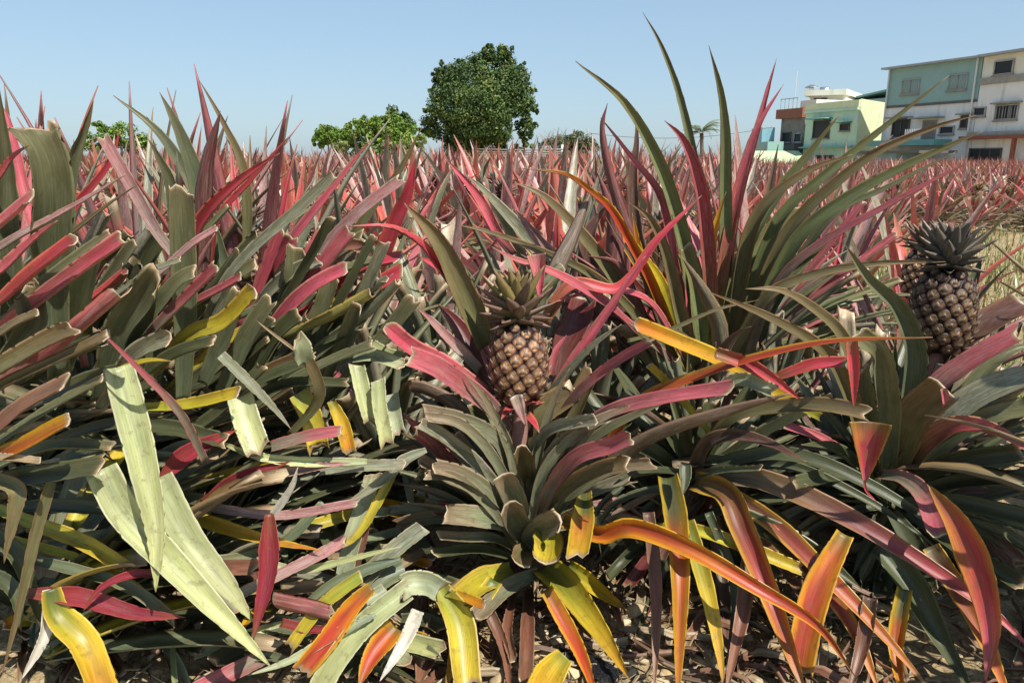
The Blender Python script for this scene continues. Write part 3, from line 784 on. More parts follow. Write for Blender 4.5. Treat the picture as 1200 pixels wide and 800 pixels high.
# cut blades lying loose: label | line
LOOSE = '''
pale straw coloured blade lying level just above the purple strip|z 300,655 350,668 415,655 470,640 | 1.10 1.08 | 13 | PL | t2 | .6
grey green blade lying across the pile toward the bent grey stub|z 470,655 430,668 380,690 330,735 | 1.10 1.04 | 18 | GR | t2 | .6
pale olive blade lying along the bottom of the pile, under the orange brown leaf|z 440,720 395,745 340,775 290,790 | 1.02 .97 | 17 | PG | t2 | .6
short red leaf end poking out below the dark red fold|z 330,730 370,738 420,730 | 1.04 1.02 | 14 | CR | t | .6
green and yellow blade lying from the pale stumps down to the standing strap|z 470,540 445,585 415,630 380,650 | 1.18 1.1 | 15 | YG | t2 | .6
broad pale green cut leaf with its shaded blunt end up, standing in the left pile|z 139,430 150,470 170,545 183,620 181,692 | 1.02 .93 | 42 | PL | l2 | .9
long pale green cut leaf slanting down to the soil, underneath two others|z 118,550 145,600 190,650 247,712 318,780 | .98 .93 | 44 | PL | l2 | .9
pale green cut leaf whose tip points at the hanging red leaf|z 185,560 220,630 260,680 296,727 | 1.02 .97 | 42 | PL | l2 | .9
square ended pale green leaf piece lodged at the back of the left pile|z 281,464 292,500 304,530 | 1.10 1.06 | 36 | PL | b | .9
red cut leaf hanging tip down in the pile under a curl of white leaf|z 316,602 315,665 298,750 | 1.00 .94 | 29 | CR | t2 | .9
twisted whitish strip curling up from the top of the hanging red leaf|z 320,604 334,585 345,565 349,548 | 1.02 1.0 | 13 | WH | t | .6
red leaf blade lying flat along the soil at lower left, tip to the right|z 33,695 95,700 162,719 218,724 | .98 .96 | 27 | CR | t2 | .75
thin red leaf strip arched over the flat red blade|z 192,672 152,675 118,690 97,716 | .98 .95 | 13 | CR | t | .7
crumpled white dry leaf beside the stone in the bottom left corner|z 58,690 54,740 26,795 | .98 .93 | 17 | WH | l2 | .8
silvery pale strip lying level across the pile left of the hanging red leaf|z 200,587 262,598 330,606 420,590 | 1.10 1.06 | 14 | SV | b | .6
orange cut leaf lying level behind the hanging red leaf|z 210,600 250,615 300,630 377,644 | 1.12 1.08 | 22 | YO | t2 | .65
short brown orange leaf piece lying left of the hanging red leaf|z 250,666 302,664 | 1.06 1.05 | 22 | BR | b | .8
purple cut leaf strip sloping up to the right of the hanging red leaf|z 278,698 325,675 370,652 408,631 | 1.06 1.1 | 16 | SV | b | .65
dark red folded leaf piece lying right of the hanging red tip|z 320,705 362,715 394,722 | 1.04 1.02 | 24 | CR | b | -.7
pale yellow strip on the soil pointing up to the dark red fold|z 228,766 287,746 367,728 | -.95 -.95 | 17 | PL | b | .75
long pale green strap standing on end in the middle of the pile|z 403,676 417,622 440,556 | 1.12 1.18 | 24 | PG | b | .8
brown edged strip leaning beside the standing pale strap|z 410,690 425,640 440,590 | 1.12 1.16 | 11 | BR | t | .8
dull red leaf blade with orange stem end lying across the upper pile|z 237,590 287,560 340,540 | 1.08 1.08 | 22 | CR | t2 | .65
dark maroon spindle shaped leaf lying in the upper left pile|z 186,562 225,530 277,504 | 1.04 1.06 | 30 | CR | l | .7
pale curved leaf blade pointing left across the upper pile|z 430,541 360,542 300,535 246,514 | 1.12 1.06 | 16 | PL | t2 | .65
slim grey green leaf sloping down towards the square pale piece|z 258,416 300,457 342,504 | 1.08 1.1 | 16 | SG | t | .6
yellow blotched leaf half hidden behind the broken stalk|z 350,460 365,490 376,532 | 1.18 1.16 | 30 | YG | b | .8
olive and red strip lying level over the square pale piece's foot|z 318,524 360,512 402,505 | 1.08 1.08 | 17 | GP | b | .65
curved olive orange leaf standing right of the broken stalk|z 388,470 402,500 410,532 | 1.16 1.14 | 21 | YO | c | .8
leftmost of the short pale leaf stumps standing beside the middle front plant|z 418,428 425,460 434,498 | 1.26 1.22 | 22 | PL | b | .85
tallest pale leaf stump in the row beside the middle front pineapple plant|z 443,445 445,480 453,522 | 1.24 1.2 | 20 | PL | b | .85
blotched pale leaf stump closest to the middle front pineapple plant|z 458,462 462,490 468,510 | 1.25 1.22 | 22 | PG | b | .85
pale green strap lying level above the pale stumps|z 404,421 440,419 473,429 | 1.32 1.26 | 20 | PG | b | .6
short pale leaf chip resting over the level pale strap|z 430,402 452,415 476,423 | 1.34 1.28 | 18 | PL | b | .7
silvery grey leaf lying level in the middle of the pile|z 318,558 360,550 412,542 | 1.1 1.1 | 16 | SV | t | .65
grey green strip lying level left of the middle front plant's foot|z 375,552 425,548 475,545 | 1.14 1.12 | 18 | SG | b | .6
blue green leaf arching from the middle front plant's foot down into the pile|z 500,528 475,540 450,562 395,600 | 1.16 1.12 | 18 | SG | t2 | .6
thick pale yellow cut leaf left of the yellow folded leaf|z 480,690 425,735 395,772 370,815 | 1.06 .96 | 32 | PL | b | .8
narrow grey pale strip lying along the thick pale yellow leaf|z 452,690 412,718 375,775 | 1.08 1.0 | 18 | PG | b | .75
blue green leaf lying diagonally towards the middle front plant's foot|z 497,618 475,635 437,670 398,718 | 1.14 1.08 | 24 | SG | b | .7
blunt grey green stump leaning against the blue green leaf|z 474,665 450,678 425,698 | 1.12 1.08 | 28 | GR | b | .7
orange brown leaf with a shrivelled edge by the thick pale leaf|z 436,688 412,712 385,748 350,790 | 1.04 .97 | 30 | OR | c | .8
orange leaf sliver right of the thick pale leaf, at the lower edge|z 464,735 440,765 420,805 | 1.04 .97 | 34 | OR | t | .8
bright yellow leaf running under the blue green one|z 424,675 405,688 375,712 340,760 | 1.06 1.02 | 18 | YG | b | .75
white papery dry leaf standing by the yellow folded leaf at the lower edge|z 490,715 478,745 445,798 | 1.05 .98 | 20 | WH | l2 | .8
bent grey stub of leaf over the white papery one|z 514,692 497,684 478,684 470,690 | 1.08 1.06 | 32 | PG | b | .8
torn yellow orange leaf piece at the bottom edge in the middle|z 662,768 645,790 625,830 | .99 .96 | 46 | YO | c | .85
pinkish cut leaf lying along the bottom left edge|z 318,765 280,785 230,810 | -.94 -.94 | 24 | GP | b | .7
olive leaf lying under the pale strips near the hanging red leaf|z 225,605 270,640 310,650 | -.84 -.84 | 24 | GR | b | .7
thin dark green grass blade standing at the bottom left|z 205,800 203,760 206,725 | -.97 -.9 | 9 | GN | t | .9
yellow green leaf lying under the silvery strip by the pale strap|z 330,625 380,612 420,600 | -.82 -.82 | 16 | YG | b | .7
orange tinged leaf in the gap left of the standing pale strap|z 310,560 335,585 352,600 | -.82 -.84 | 26 | YO | b | .7
'''

# ------------------------------------------------------------------ value noise for meshes
def vnoise(x, y, seed=0):
    def hsh(i, j):
        n = np.sin(i * 127.1 + j * 311.7 + seed * 74.7) * 43758.5453
        return n - np.floor(n)
    xi, yi = np.floor(x), np.floor(y); xf, yf = x - xi, y - yi
    u = xf * xf * (3 - 2 * xf); v = yf * yf * (3 - 2 * yf)
    return (hsh(xi, yi) * (1 - u) + hsh(xi + 1, yi) * u) * (1 - v) + (hsh(xi, yi + 1) * (1 - u) + hsh(xi + 1, yi + 1) * u) * v
def fbm(x, y, seed=0, o=4):
    r = 0; a = 1; t = 0
    for k in range(o):
        r = r + a * vnoise(x * 2 ** k, y * 2 ** k, seed + k); t += a; a *= .5
    return r / t

# ------------------------------------------------------------------ ground
def soil_material():
    m, nt, nd, lk, p = new_mat('sandy_soil')
    tc = N(nd, 'ShaderNodeTexCoord')
    n1 = N(nd, 'ShaderNodeTexNoise', Scale=9.0, Detail=8.0, Roughness=.7)
    n2 = N(nd, 'ShaderNodeTexNoise', Scale=90.0, Detail=5.0, Roughness=.7)
    vo = N(nd, 'ShaderNodeTexVoronoi', Scale=70.0)
    for q in (n1, n2, vo): lk.new(tc.outputs['Object'], q.inputs['Vector'])
    rp = N(nd, 'ShaderNodeValToRGB')
    e = rp.color_ramp.elements
    e[0].position = .30; e[0].color = (.15, .10, .055, 1)
    e[1].position = .72; e[1].color = (.58, .45, .27, 1)
    x = e.new(.5); x.color = (.40, .30, .165, 1)
    ad = N(nd, 'ShaderNodeMath', operation='MULTIPLY_ADD'); ad.inputs[1].default_value = .5
    lk.new(n2.outputs['Fac'], ad.inputs[0])
    hf = N(nd, 'ShaderNodeMath', operation='MULTIPLY'); hf.inputs[1].default_value = .5
    lk.new(n1.outputs['Fac'], hf.inputs[0]); lk.new(hf.outputs[0], ad.inputs[2])
    lk.new(ad.outputs[0], rp.inputs['Fac'])
    lk.new(rp.outputs[0], p.inputs['Base Color'])
    p.inputs['Roughness'].default_value = .95; p.inputs['Specular IOR Level'].default_value = .15
    b = N(nd, 'ShaderNodeBump', Strength=.9, Distance=.012)
    lk.new(n2.outputs['Fac'], b.inputs['Height'])
    b2 = N(nd, 'ShaderNodeBump', Strength=.6, Distance=.008)
    lk.new(vo.outputs['Distance'], b2.inputs['Height']); lk.new(b.outputs[0], b2.inputs['Normal'])
    lk.new(b2.outputs[0], p.inputs['Normal'])
    return m

def ground_h(x, y):
    near = np.exp(-((y - 1.2) / 1.2) ** 2) * np.exp(-(x / 2.0) ** 2)
    h = (fbm(x * 6 + 31, y * 6 + 7, 3, 5) - .5) * .075 * near
    h = h + (np.abs(fbm(x * 28 + 5, y * 28 + 9, 8, 3) - .5)) * .035 * near
    return h - .006
xs = np.concatenate([-np.geomspace(1.3, 500, 40)[::-1], np.linspace(-1.25, 1.25, 250), np.geomspace(1.3, 500, 40)])
ys = np.concatenate([-np.geomspace(.05, 60, 20)[::-1], np.linspace(.0, .88, 15), np.linspace(.9, 2.2, 130), np.geomspace(2.25, 900, 50)])
GX, GY = np.meshgrid(xs, ys)
GZ = ground_h(GX, GY)
mb = MB()
nx = len(xs)
mb.add(np.stack([GX.ravel(), GY.ravel(), GZ.ravel()], 1),
       [(j * nx + i, j * nx + i + 1, (j + 1) * nx + i + 1, (j + 1) * nx + i) for j in range(len(ys) - 1) for i in range(nx - 1)])
g = mb.build('ground', soil_material())
tag(g, kind='structure')

# ------------------------------------------------------------------ stones on the soil
def stone_mesh(seed, col):
    r = np.random.RandomState(seed)
    import bmesh
    bm = bmesh.new()
    bmesh.ops.create_icosphere(bm, subdivisions=3, radius=1.0)
    V = np.array([v.co[:] for v in bm.verts]); F = [tuple(v.index for v in f.verts) for f in bm.faces]
    bm.free()
    for k in range(7):
        d = r.randn(3); d /= np.linalg.norm(d); c = r.uniform(.55, .85)
        s = V @ d
        V = V - np.maximum(0, s - c)[:, None] * d * .85
    V += .05 * (fbm(V[:, 0] * 3 + seed, V[:, 1] * 3 + V[:, 2] * 2, seed, 3) - .5)[:, None] * V * 2
    V *= np.array([1, r.uniform(.6, .9), r.uniform(.45, .7)])
    m = MB(); m.add(V, F, np.append(col, 0))
    return m.mesh('stone', STONE)
stone_cols = [(.52, .41, .25), (.44, .33, .19), (.60, .51, .35), (.36, .28, .18), (.52, .38, .2), (.32, .27, .2)]
stone_meshes = [stone_mesh(40 + k, stone_cols[k % 6]) for k in range(9)]
def stone(px, py, size, me, label, group=None, rz=0.):
    Y = y_ground(px, py); q = at(px, py, Y)
    x, y = q[0] / .975, q[1] / .975
    o = bpy.data.objects.new('stone', me)
    o.location = (x, y, float(ground_h(np.array(x), np.array(y))) + size * .25)
    o.scale = (size, size, size); o.rotation_euler = (0, 0, rz)
    COL.objects.link(o)
    tag(o, label, 'stone', group)
    return o
white_me = stone_mesh(77, (.66, .60, .46)); yel = stone_mesh(78, (.55, .38, .17))
stone(658, 748, .019, white_me, 'pale cream pebble above the black plastic scrap on the soil', rz=.3)
stone(76, 772, .020, yel, 'rounded yellow stone in the bottom left corner beside the white dry leaf', rz=.8)
stone(645, 712, .020, stone_mesh(79, (.30, .25, .18)), 'dull grey brown stone in shade under the middle front plant', rz=1)
stone(575, 728, .026, stone_mesh(80, (.46, .34, .17)), 'tan clod of soil right of the yellow folded leaf')
stone(700, 765, .026, stone_mesh(81, (.40, .33, .22)), 'tan stone right of the black plastic scrap')
stone(668, 800, .018, stone_mesh(82, (.56, .46, .28)), 'buff stone at the lower edge below the black plastic scrap')
LS = 'small tan stone among others on the bare soil under the front plants'
for q in range(34):      # chunkier stones and clods round the foot of the middle front plant
    stone(rnd.uniform(480, 790), rnd.uniform(705, 805), rnd.uniform(.013, .027), rnd.choice(stone_meshes), 'buff stone or clod of soil round the foot of the middle front plant', 'stones round the middle front plant', rnd.uniform(0, 6.3))
k = 0
placed = []
while k < 190:
    px = rnd.choice([rnd.uniform(20, 260), rnd.uniform(470, 800), rnd.uniform(470, 800), rnd.uniform(780, 1190)]); py = rnd.uniform(690, 815)
    s = rnd.choice([.004, .006, .008, .010, .014, .019]) * rnd.uniform(.8, 1.3)
    if any(math.hypot(px - a, (py - b) * 1.5) < (s + c) * 700 for a, b, c in placed): continue
    placed.append((px, py, s))
    stone(px, py, s, rnd.choice(stone_meshes), LS, 'small stones on the soil', rnd.uniform(0, 6.3))
    k += 1

# dry fibres and leaf shreds covering the soil
def straw():
    m = MB(); r = random.Random(3)
    for q in range(900):
        px = r.choice([r.uniform(500, 760), r.uniform(780, 1200), r.uniform(0, 330), r.uniform(330, 560)]); py = r.uniform(655, 830)
        Y = y_ground(px, py); p0 = at(px, py, Y); x, y = p0[0] / .975, p0[1] / .975
        a = r.uniform(0, 6.28); L = r.uniform(.02, .11); w = r.uniform(.0004, .0022)
        n = 5; t = np.linspace(0, 1, n); bend = r.uniform(-.6, .6)
        P = np.stack([x + L * t * np.cos(a + bend * t), y + L * t * np.sin(a + bend * t), np.zeros(n)], 1)
        P[:, 2] = ground_h(P[:, 0], P[:, 1]) + .004 + r.uniform(0, .014) + .012 * np.sin(t * 3.1) * r.random()
        c = r.choice([(.30, .20, .11), (.42, .31, .18), (.20, .12, .07), (.5, .42, .28), (.12, .07, .045)])
        m.tube(P, np.full(n, w), 4, tuple(np.array(c) * r.uniform(.5, 1)))
    for q in range(200):
        px = r.choice([r.uniform(480, 780), r.uniform(740, 1250), r.uniform(780, 1250), r.uniform(20, 520)]); py = r.uniform(640, 830)  # extra dark shreds towards the right also stand in for shade on the soil
        Y = y_ground(px, py); p0 = at(px, py, Y); x, y = p0[0] / .975, p0[1] / .975
        a = r.uniform(0, 6.28); L = r.uniform(.05, .22); n = 8; t = np.linspace(0, 1, n); bend = r.uniform(-.7, .7)
        P = np.stack([x + L * t * np.cos(a + bend * t), y + L * t * np.sin(a + bend * t), np.zeros(n)], 1)
        P[:, 2] = ground_h(P[:, 0], P[:, 1]) + .008 + .02 * np.sin(t * 3.1) * r.random()
        blade(m, P, np.full(n, r.uniform(.005, .020)), np.tile([r.uniform(-.6, .6), r.uniform(-.6, .6), 1.], (n, 1)), r.choice(['BR', 'TN', 'BR', 'BR', 'PU', 'TN']), 'b', .8, 5, rng=r, thick=.0006)
    o = m.build('straw', LEAF)
    tag(o, 'dry brown straw and leaf shreds strewn over the soil under the front plants', 'straw', kind='stuff')
straw()

# black mulch film scrap
def scrap():
    c = at(688, 785, 3); c = np.array([c[0], c[1], 0]) / .975
    n1, n2 = 26, 16
    r = np.random.RandomState(9)
    U_, V_ = np.meshgrid(np.linspace(-1, 1, n1), np.linspace(-1, 1, n2))
    edge = 1 + .25 * (fbm(U_ * 2 + 3, V_ * 2 + 4, 2) - .5)
    X = U_ * .060 * edge; Yy = V_ * .020 * edge
    a = -.55
    x = c[0] + X * math.cos(a) - Yy * math.sin(a); y = c[1] + X * math.sin(a) + Yy * math.cos(a)
    z = ground_h(x, y) + .010 + .016 * np.abs(fbm(U_ * 3 + 8, V_ * 2.5 + 2, 5, 4) - .5) * 2 + .012 * (1 - V_ ** 2)
    v = np.stack([x.ravel(), y.ravel(), z.ravel()], 1); v2 = v - [0, 0, .0015]
    f = [(j * n1 + i, j * n1 + i + 1, (j + 1) * n1 + i + 1, (j + 1) * n1 + i) for j in range(n2 - 1) for i in range(n1 - 1)]
    K = len(v); per = [i for i in range(n1)] + [j * n1 + n1 - 1 for j in range(1, n2)] + [(n2 - 1) * n1 + i for i in range(n1 - 2, -1, -1)] + [j * n1 for j in range(n2 - 2, 0, -1)]
    f2 = [tuple(q + K for q in reversed(t)) for t in f] + [(per[q], per[q - 1], per[q - 1] + K, per[q] + K) for q in range(len(per))]
    m = MB(); m.add(np.concatenate([v, v2]), f + f2, (.012, .013, .016))
    mat, nt, nd, lk, p = new_mat('black_plastic_film')
    p.inputs['Base Color'].default_value = (.012, .013, .017, 1); p.inputs['Roughness'].default_value = .32
    nz = N(nd, 'ShaderNodeTexNoise', Scale=120.0, Detail=5.0); b = N(nd, 'ShaderNodeBump', Strength=.7, Distance=.006)
    lk.new(nz.outputs['Fac'], b.inputs['Height']); lk.new(b.outputs[0], p.inputs['Normal'])
    o = m.build('plastic_scrap', mat, loc=tuple(c))
    tag(o, 'crumpled black plastic film scrap lying on the soil at the lower edge', 'plastic scrap')
scrap()

# ------------------------------------------------------------------ fruit
def fruit_mesh(R, H, n, seed, tone=1.0, warm=1.0):
    """Rind of raised eyes in spirals round a dark core; base at the origin, axis +z."""
    r = random.Random(seed); m = MB()
    def prof(t):     # radius along the height
        return R * (1 - abs(2 * t - .96) ** 2.9 * .42) * (1.0 if t < .5 else 1 - (t - .5) * .10)
    T_ = np.linspace(0, 1, 18)
    m.tube(np.stack([T_ * 0, T_ * 0, T_ * H], 1), np.array([prof(t) * .95 for t in T_]), 28, (.03 * tone, .016 * tone, .012 * tone))
    ang = math.pi * (3 - math.sqrt(5))
    # heights spaced by surface area
    tt = np.linspace(0, 1, 400); cum = np.cumsum([prof(t) for t in tt]); cum = cum / cum[-1]
    for k in range(n):
        t = float(np.interp((k + .5) / n, cum, tt)); a = k * ang + seed
        rr = prof(t)
        dr = (prof(min(1, t + .02)) - prof(max(0, t - .02))) / (.04 * H)
        er = np.array([math.cos(a), math.sin(a), 0]); et = np.array([-math.sin(a), math.cos(a), 0])
        nrm = er - np.array([0, 0, dr]); nrm /= np.linalg.norm(nrm)
        ev = np.cross(nrm, et)
        if ev[2] < 0: ev = -ev
        c = er * rr * .95 + np.array([0, 0, t * H])
        area = 2 * math.pi * R * H / n
        e = math.sqrt(area / .866) * .61 * r.uniform(.94, 1.05)
        if t > .86: e *= .82
        hh = e * .42
        g_ = tone * r.uniform(.75, 1.3)
        dark = np.array([.040, .017, .014]) * tone
        tan = np.array([.135 * warm, .065, .034]) * g_ * np.array([1, r.uniform(.8, 1.2), r.uniform(.8, 1.5)])
        gold = np.array([.36 * warm, .205, .085]) * g_
        mid = np.array([.40, .28, .17]) * g_
        vs_, cs = [], []
        rings = [(1.03, -.1, dark), (.955, .40, dark * 1.6), (.80, .74, tan), (.48, .92, gold), (.18, .86, mid)]
        for rad, ht, cc in rings:
            for q in range(12):
                th = q * math.pi / 6 + .26
                hexr = math.cos(math.pi / 6) / math.cos((th % (math.pi / 3)) - math.pi / 6)
                s = rad * e * (hexr if rad > .7 else 1)
                u, v = math.cos(th) * s, math.sin(th) * s
                # four-lobed crease across the eye
                crease = 1 - .26 * abs(math.sin(th * 2)) if .3 < rad < .8 else 1
                vs_.append(c + et * u + ev * v + nrm * hh * ht * crease)
                j = r.uniform(.75, 1.25) * (1 + (.38 * math.cos(4 * th) if .3 < rad < .9 else 0))
                cs.append(list(cc * j) + [0])
        fs = [(i * 12 + q, i * 12 + (q + 1) % 12, (i + 1) * 12 + (q + 1) % 12, (i + 1) * 12 + q) for i in range(4) for q in range(12)]
        fs.append(tuple(48 + q for q in range(12)))
        m.add(vs_, fs, np.array(cs))
        # papery bract: point rising from the lower half of the eye
        b0 = c + nrm * hh * .92
        tip = b0 + nrm * e * .42 + ev * e * r.uniform(.35, .65)
        bw = e * .42
        p1 = b0 - et * bw - ev * e * .30; p2 = b0 + et * bw - ev * e * .30; p3 = b0 + nrm * e * .20 - ev * e * .12
        cc = np.array([.40, .24, .17]) * g_; ct = np.array([.55, .42, .30]) * g_
        m.add([p1, p2, p3, tip, b0 - ev * e * .05 - nrm * e * .05], [(0, 1, 2), (0, 2, 3), (2, 1, 3), (1, 4, 3), (4, 0, 3)],
              np.array([list(cc * .5) + [0], list(cc * .5) + [0], list(cc) + [0], list(ct) + [0], list(cc * .5) + [0]]))
    return m

STY['CH'] = ([(0, (.15, .18, .04)), (.5, (.14, .12, .05)), (1, (.24, .10, .09))], (.26, .13, .12), [(0, (.15, .16, .06)), (1, (.24, .13, .11))], .04, .12)
STY['CY'] = ([(0, (.44, .48, .04)), (.6, (.36, .38, .05)), (1, (.34, .18, .10))], (.36, .22, .12), [(0, (.3, .32, .06)), (1, (.3, .2, .1))], .02, .08)
STY['CD'] = ([(0, (.09, .10, .07)), (.5, (.085, .10, .075)), (1, (.12, .09, .075))], (.17, .12, .10), [(0, (.11, .12, .09)), (1, (.14, .12, .10))], .08, .25)
def crown_mesh(size, spread, n, seed, styles, low=None):
    """Tuft of short stiff leaves, base at the origin."""
    r = random.Random(seed); m = MB()
    for k in range(n):
        s = k / (n - 1.0)                      # 0 innermost, 1 outermost
        a = k * 2.39996 + seed
        L = size * (.62 + .38 * min(1, s / .4) - .42 * max(0, s - .5) / .5) * r.uniform(.88, 1.12)
        e0 = math.radians(88 - 72 * s ** .9 + r.uniform(-5, 5)); dr = math.radians((20 + 65 * s) * r.uniform(.6, 1.2)) * (1 - 1.7 * (s > .35))
        nseg = 9; t = np.linspace(0, 1, nseg)
        if s > .35: el = e0 - .1 - math.radians(28) * np.sin(t * 2.2) * s + math.radians(15) * t
        else: el = e0 - dr * t * .4
        er = np.array([math.cos(a), math.sin(a), 0])
        T = np.cos(el)[:, None] * er * spread + np.sin(el)[:, None] * np.array([0, 0, 1.])
        P = er * size * .10 * (.4 + .6 * s) + np.array([0, 0, size * .26 * (1 - s) ** .9]) + np.concatenate([[np.zeros(3)], np.cumsum((T[1:] + T[:-1]) / 2 * (L / (nseg - 1)), 0)])
        U = -np.sin(el)[:, None] * er + np.cos(el)[:, None] * np.array([0, 0, 1.])
        W = size * .33 * (1 - .25 * s) * (1 - t ** 1.8) ** .9 + .0006
        st = styles[0] if s < .48 else styles[1]
        blade(m, P, W, U, st, 't', .5, 5, rng=r, thick=.001, tone=r.uniform(.8, 1.2))
    return m

def add_fruit(root, pos, R, H, n, seed, csize, cspread, styles, tone=1., warm=1., tilt=(0, 0), ncrown=46, label=None, clabel=None, stalk_len=.14, meshes=None):
    fm = meshes[0] if meshes else fruit_mesh(R, H, n, seed, tone, warm).mesh('fruit', FRUIT)
    f = bpy.data.objects.new('fruit', fm); COL.objects.link(f); f.parent = root
    f.location = pos; f.rotation_euler = (tilt[0], tilt[1], rnd.uniform(0, 6) if meshes else 0)
    if label: f['label'] = label
    cm = meshes[1] if meshes else crown_mesh(csize, cspread, ncrown, seed, styles).mesh('crown', LEAF)
    c = bpy.data.objects.new('crown', cm); COL.objects.link(c); c.parent = f
    c.location = (0, 0, H * .975)
    if clabel: c['label'] = clabel
    return f

def stalk(root, pos, length, r0=.014, style='PK'):
    m = MB(); t = np.linspace(0, 1, 6)
    P = np.array(pos)[None, :] - np.stack([t * 0, t * 0, t * length], 1) + [0, 0, .008]
    c = np.array([(.36, .12, .12)] * 1)
    m.tube(P, r0 * (1 + .2 * t), 12, (.30, .16, .13))
    o = m.build('stalk', FRUIT, root)
    return o

# ------------------------------------------------------------------ grown plants: each blade follows its own arc from the rosette
def grow(rng, n, H, pal_in, pal_out, cutp, spread=1.0, seg=12, width=.046, droop=1.0):
    out = []
    a0 = rng.random() * 6
    for k in range(n):
        s = k / (n - 1.0)
        a = a0 + k * 2.39996 + rng.uniform(-.2, .2)
        L = H * (.72 + .38 * math.sin(math.pi * min(1, .25 + s * .8))) * rng.uniform(.85, 1.15)
        e0 = math.radians((86 - 58 * spread * s ** .9) + rng.uniform(-7, 7))
        dr = math.radians((6 + 75 * s) * rng.uniform(.4, 1.25)) * droop
        t = np.linspace(0, 1, seg)
        el = e0 - dr * t ** 1.5
        er = np.array([math.cos(a), math.sin(a), 0]); z = np.array([0, 0, 1.])
        yaw = rng.uniform(-.25, .25)
        et = np.array([-math.sin(a), math.cos(a), 0])
        T = np.cos(el)[:, None] * (er + yaw * t[:, None] * et) + np.sin(el)[:, None] * z
        cut = rng.random() < cutp
        if cut: L *= rng.uniform(.45, .75)
        base = er * (.015 + .03 * s) + z * (.03 + .13 * (1 - s))
        P = base + np.concatenate([[np.zeros(3)], np.cumsum((T[1:] + T[:-1]) / 2 * (L / (seg - 1)), 0)])
        P[:, 2] = np.maximum(P[:, 2], .012)
        U = -np.sin(el)[:, None] * er + np.cos(el)[:, None] * z
        U = U + (rng.uniform(-.5, .5) * t)[:, None] * et
        W = width * rng.uniform(.8, 1.15) * wprofile(t, 'c' if cut else 't')
        st = rng.choice(pal_in if s < .55 else pal_out)
        out.append((P, W, U, st, 'c' if cut else 't', s))
    return out


def undergrowth(root, seed, n, H, z0=.06, a0=15, a1=165, styles=('G2', 'G2', 'PU', 'GR', 'G2'), cut=.4, emin=8, emax=65):  # dark fill leaves, added to blacken the gaps and shade the soil
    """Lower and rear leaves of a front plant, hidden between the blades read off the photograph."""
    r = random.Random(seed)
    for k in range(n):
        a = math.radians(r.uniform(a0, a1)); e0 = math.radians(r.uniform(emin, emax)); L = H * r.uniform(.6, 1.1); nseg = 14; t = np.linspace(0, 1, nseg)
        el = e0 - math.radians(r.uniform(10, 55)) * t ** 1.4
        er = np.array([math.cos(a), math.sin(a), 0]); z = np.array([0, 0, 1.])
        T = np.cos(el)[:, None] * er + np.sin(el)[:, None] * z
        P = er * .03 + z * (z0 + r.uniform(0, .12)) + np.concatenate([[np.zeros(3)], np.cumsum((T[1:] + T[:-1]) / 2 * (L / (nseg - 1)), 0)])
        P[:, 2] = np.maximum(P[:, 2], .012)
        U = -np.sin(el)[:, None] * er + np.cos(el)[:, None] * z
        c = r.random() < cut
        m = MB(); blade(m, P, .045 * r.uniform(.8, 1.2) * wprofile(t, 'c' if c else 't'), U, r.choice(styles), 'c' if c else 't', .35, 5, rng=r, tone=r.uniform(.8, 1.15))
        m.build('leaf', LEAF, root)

# ------------------------------------------------------------------ the front plants
def local(root, p): return tuple(np.array(p) - np.array(root.location))
hero = traced_plant('pineapple_plant', 'pineapple plant bearing a golden brown fruit with yellow centred crown, in the middle front', (0.015, 1.36, 0), HERO, 'front row pineapple plants', 1)
fp = at(609, 466, 1.34)
add_fruit(hero, local(hero, fp), .0535, .138, 86, 4, .112, .80, ('CY', 'CH'), .68, 1.12, (-.12, -.03), 50, 'golden brown pineapple fruit with large eyes', 'purple green crown with yellow heart')
stalk(hero, local(hero, fp), .12)
mbr = random.Random(8)
for k in range(13):
    a = k * 2.4; m = MB(); n = 8; t = np.linspace(0, 1, n); L = mbr.uniform(.035, .075)
    er = np.array([math.cos(a), math.sin(a), 0]); el = math.radians(mbr.uniform(-5, 35)) - t * mbr.uniform(.2, .9)
    T = np.cos(el)[:, None] * er + np.sin(el)[:, None] * np.array([0, 0, 1.])
    P = np.array(local(hero, fp)) + [0, 0, .002 - .003 * k] + er * .014 + np.cumsum(T * L / n, 0)
    blade(m, P, .02 * (1 - t ** 2) + .0005, -np.sin(el)[:, None] * er + np.cos(el)[:, None] * np.array([0, 0, 1.]), 'RD' if k % 3 else 'PK', 't', .4, 5, rng=mbr, thick=.0008)
    m.build('bract', LEAF, hero)
m = MB(); n = 10
P = np.array([at(x, y, 1.28) for x, y in zip(np.linspace(604, 616, n), np.linspace(463, 499, n))])
blade(m, P, .024 * (1 - np.linspace(0, 1, n) ** 1.8) + .0006, np.tile([0, -1., .4], (n, 1)), 'SV', 't', .5, 5)
child_world(m, 'bract', LEAF, hero)

tall = traced_plant('pineapple_plant', 'tallest pineapple plant, with long green and red blades reaching high into the sky', (0.48, 1.86, 0), TALL, 'front row pineapple plants', 2)
right = traced_plant('pineapple_plant', 'shaded pineapple plant with a dark grey brown fruit, at right front', (0.73, 1.40, 0), RIGHT, 'front row pineapple plants', 3)
fp = at(1098, 411, 1.44)
add_fruit(right, local(right, fp), .0580, .160, 106, 9, .104, .78, ('CD', 'CD'), .36, 1.0, (-.06, .03), 56, 'dark grey brown pineapple fruit', 'stiff grey green crown')
stalk(right, local(right, fp), .15)
mid = traced_plant('pineapple_plant', 'low dark green pineapple plant with long orange and maroon lower leaves drooping to the soil', (0.335, 1.38, 0), MID, 'front row pineapple plants', 4)
ledge = traced_plant('pineapple_plant', 'pineapple plant at the left edge with broad grey green upright blades', (-0.72, 1.1, 0), LEFT_EDGE, 'front row pineapple plants', 5)
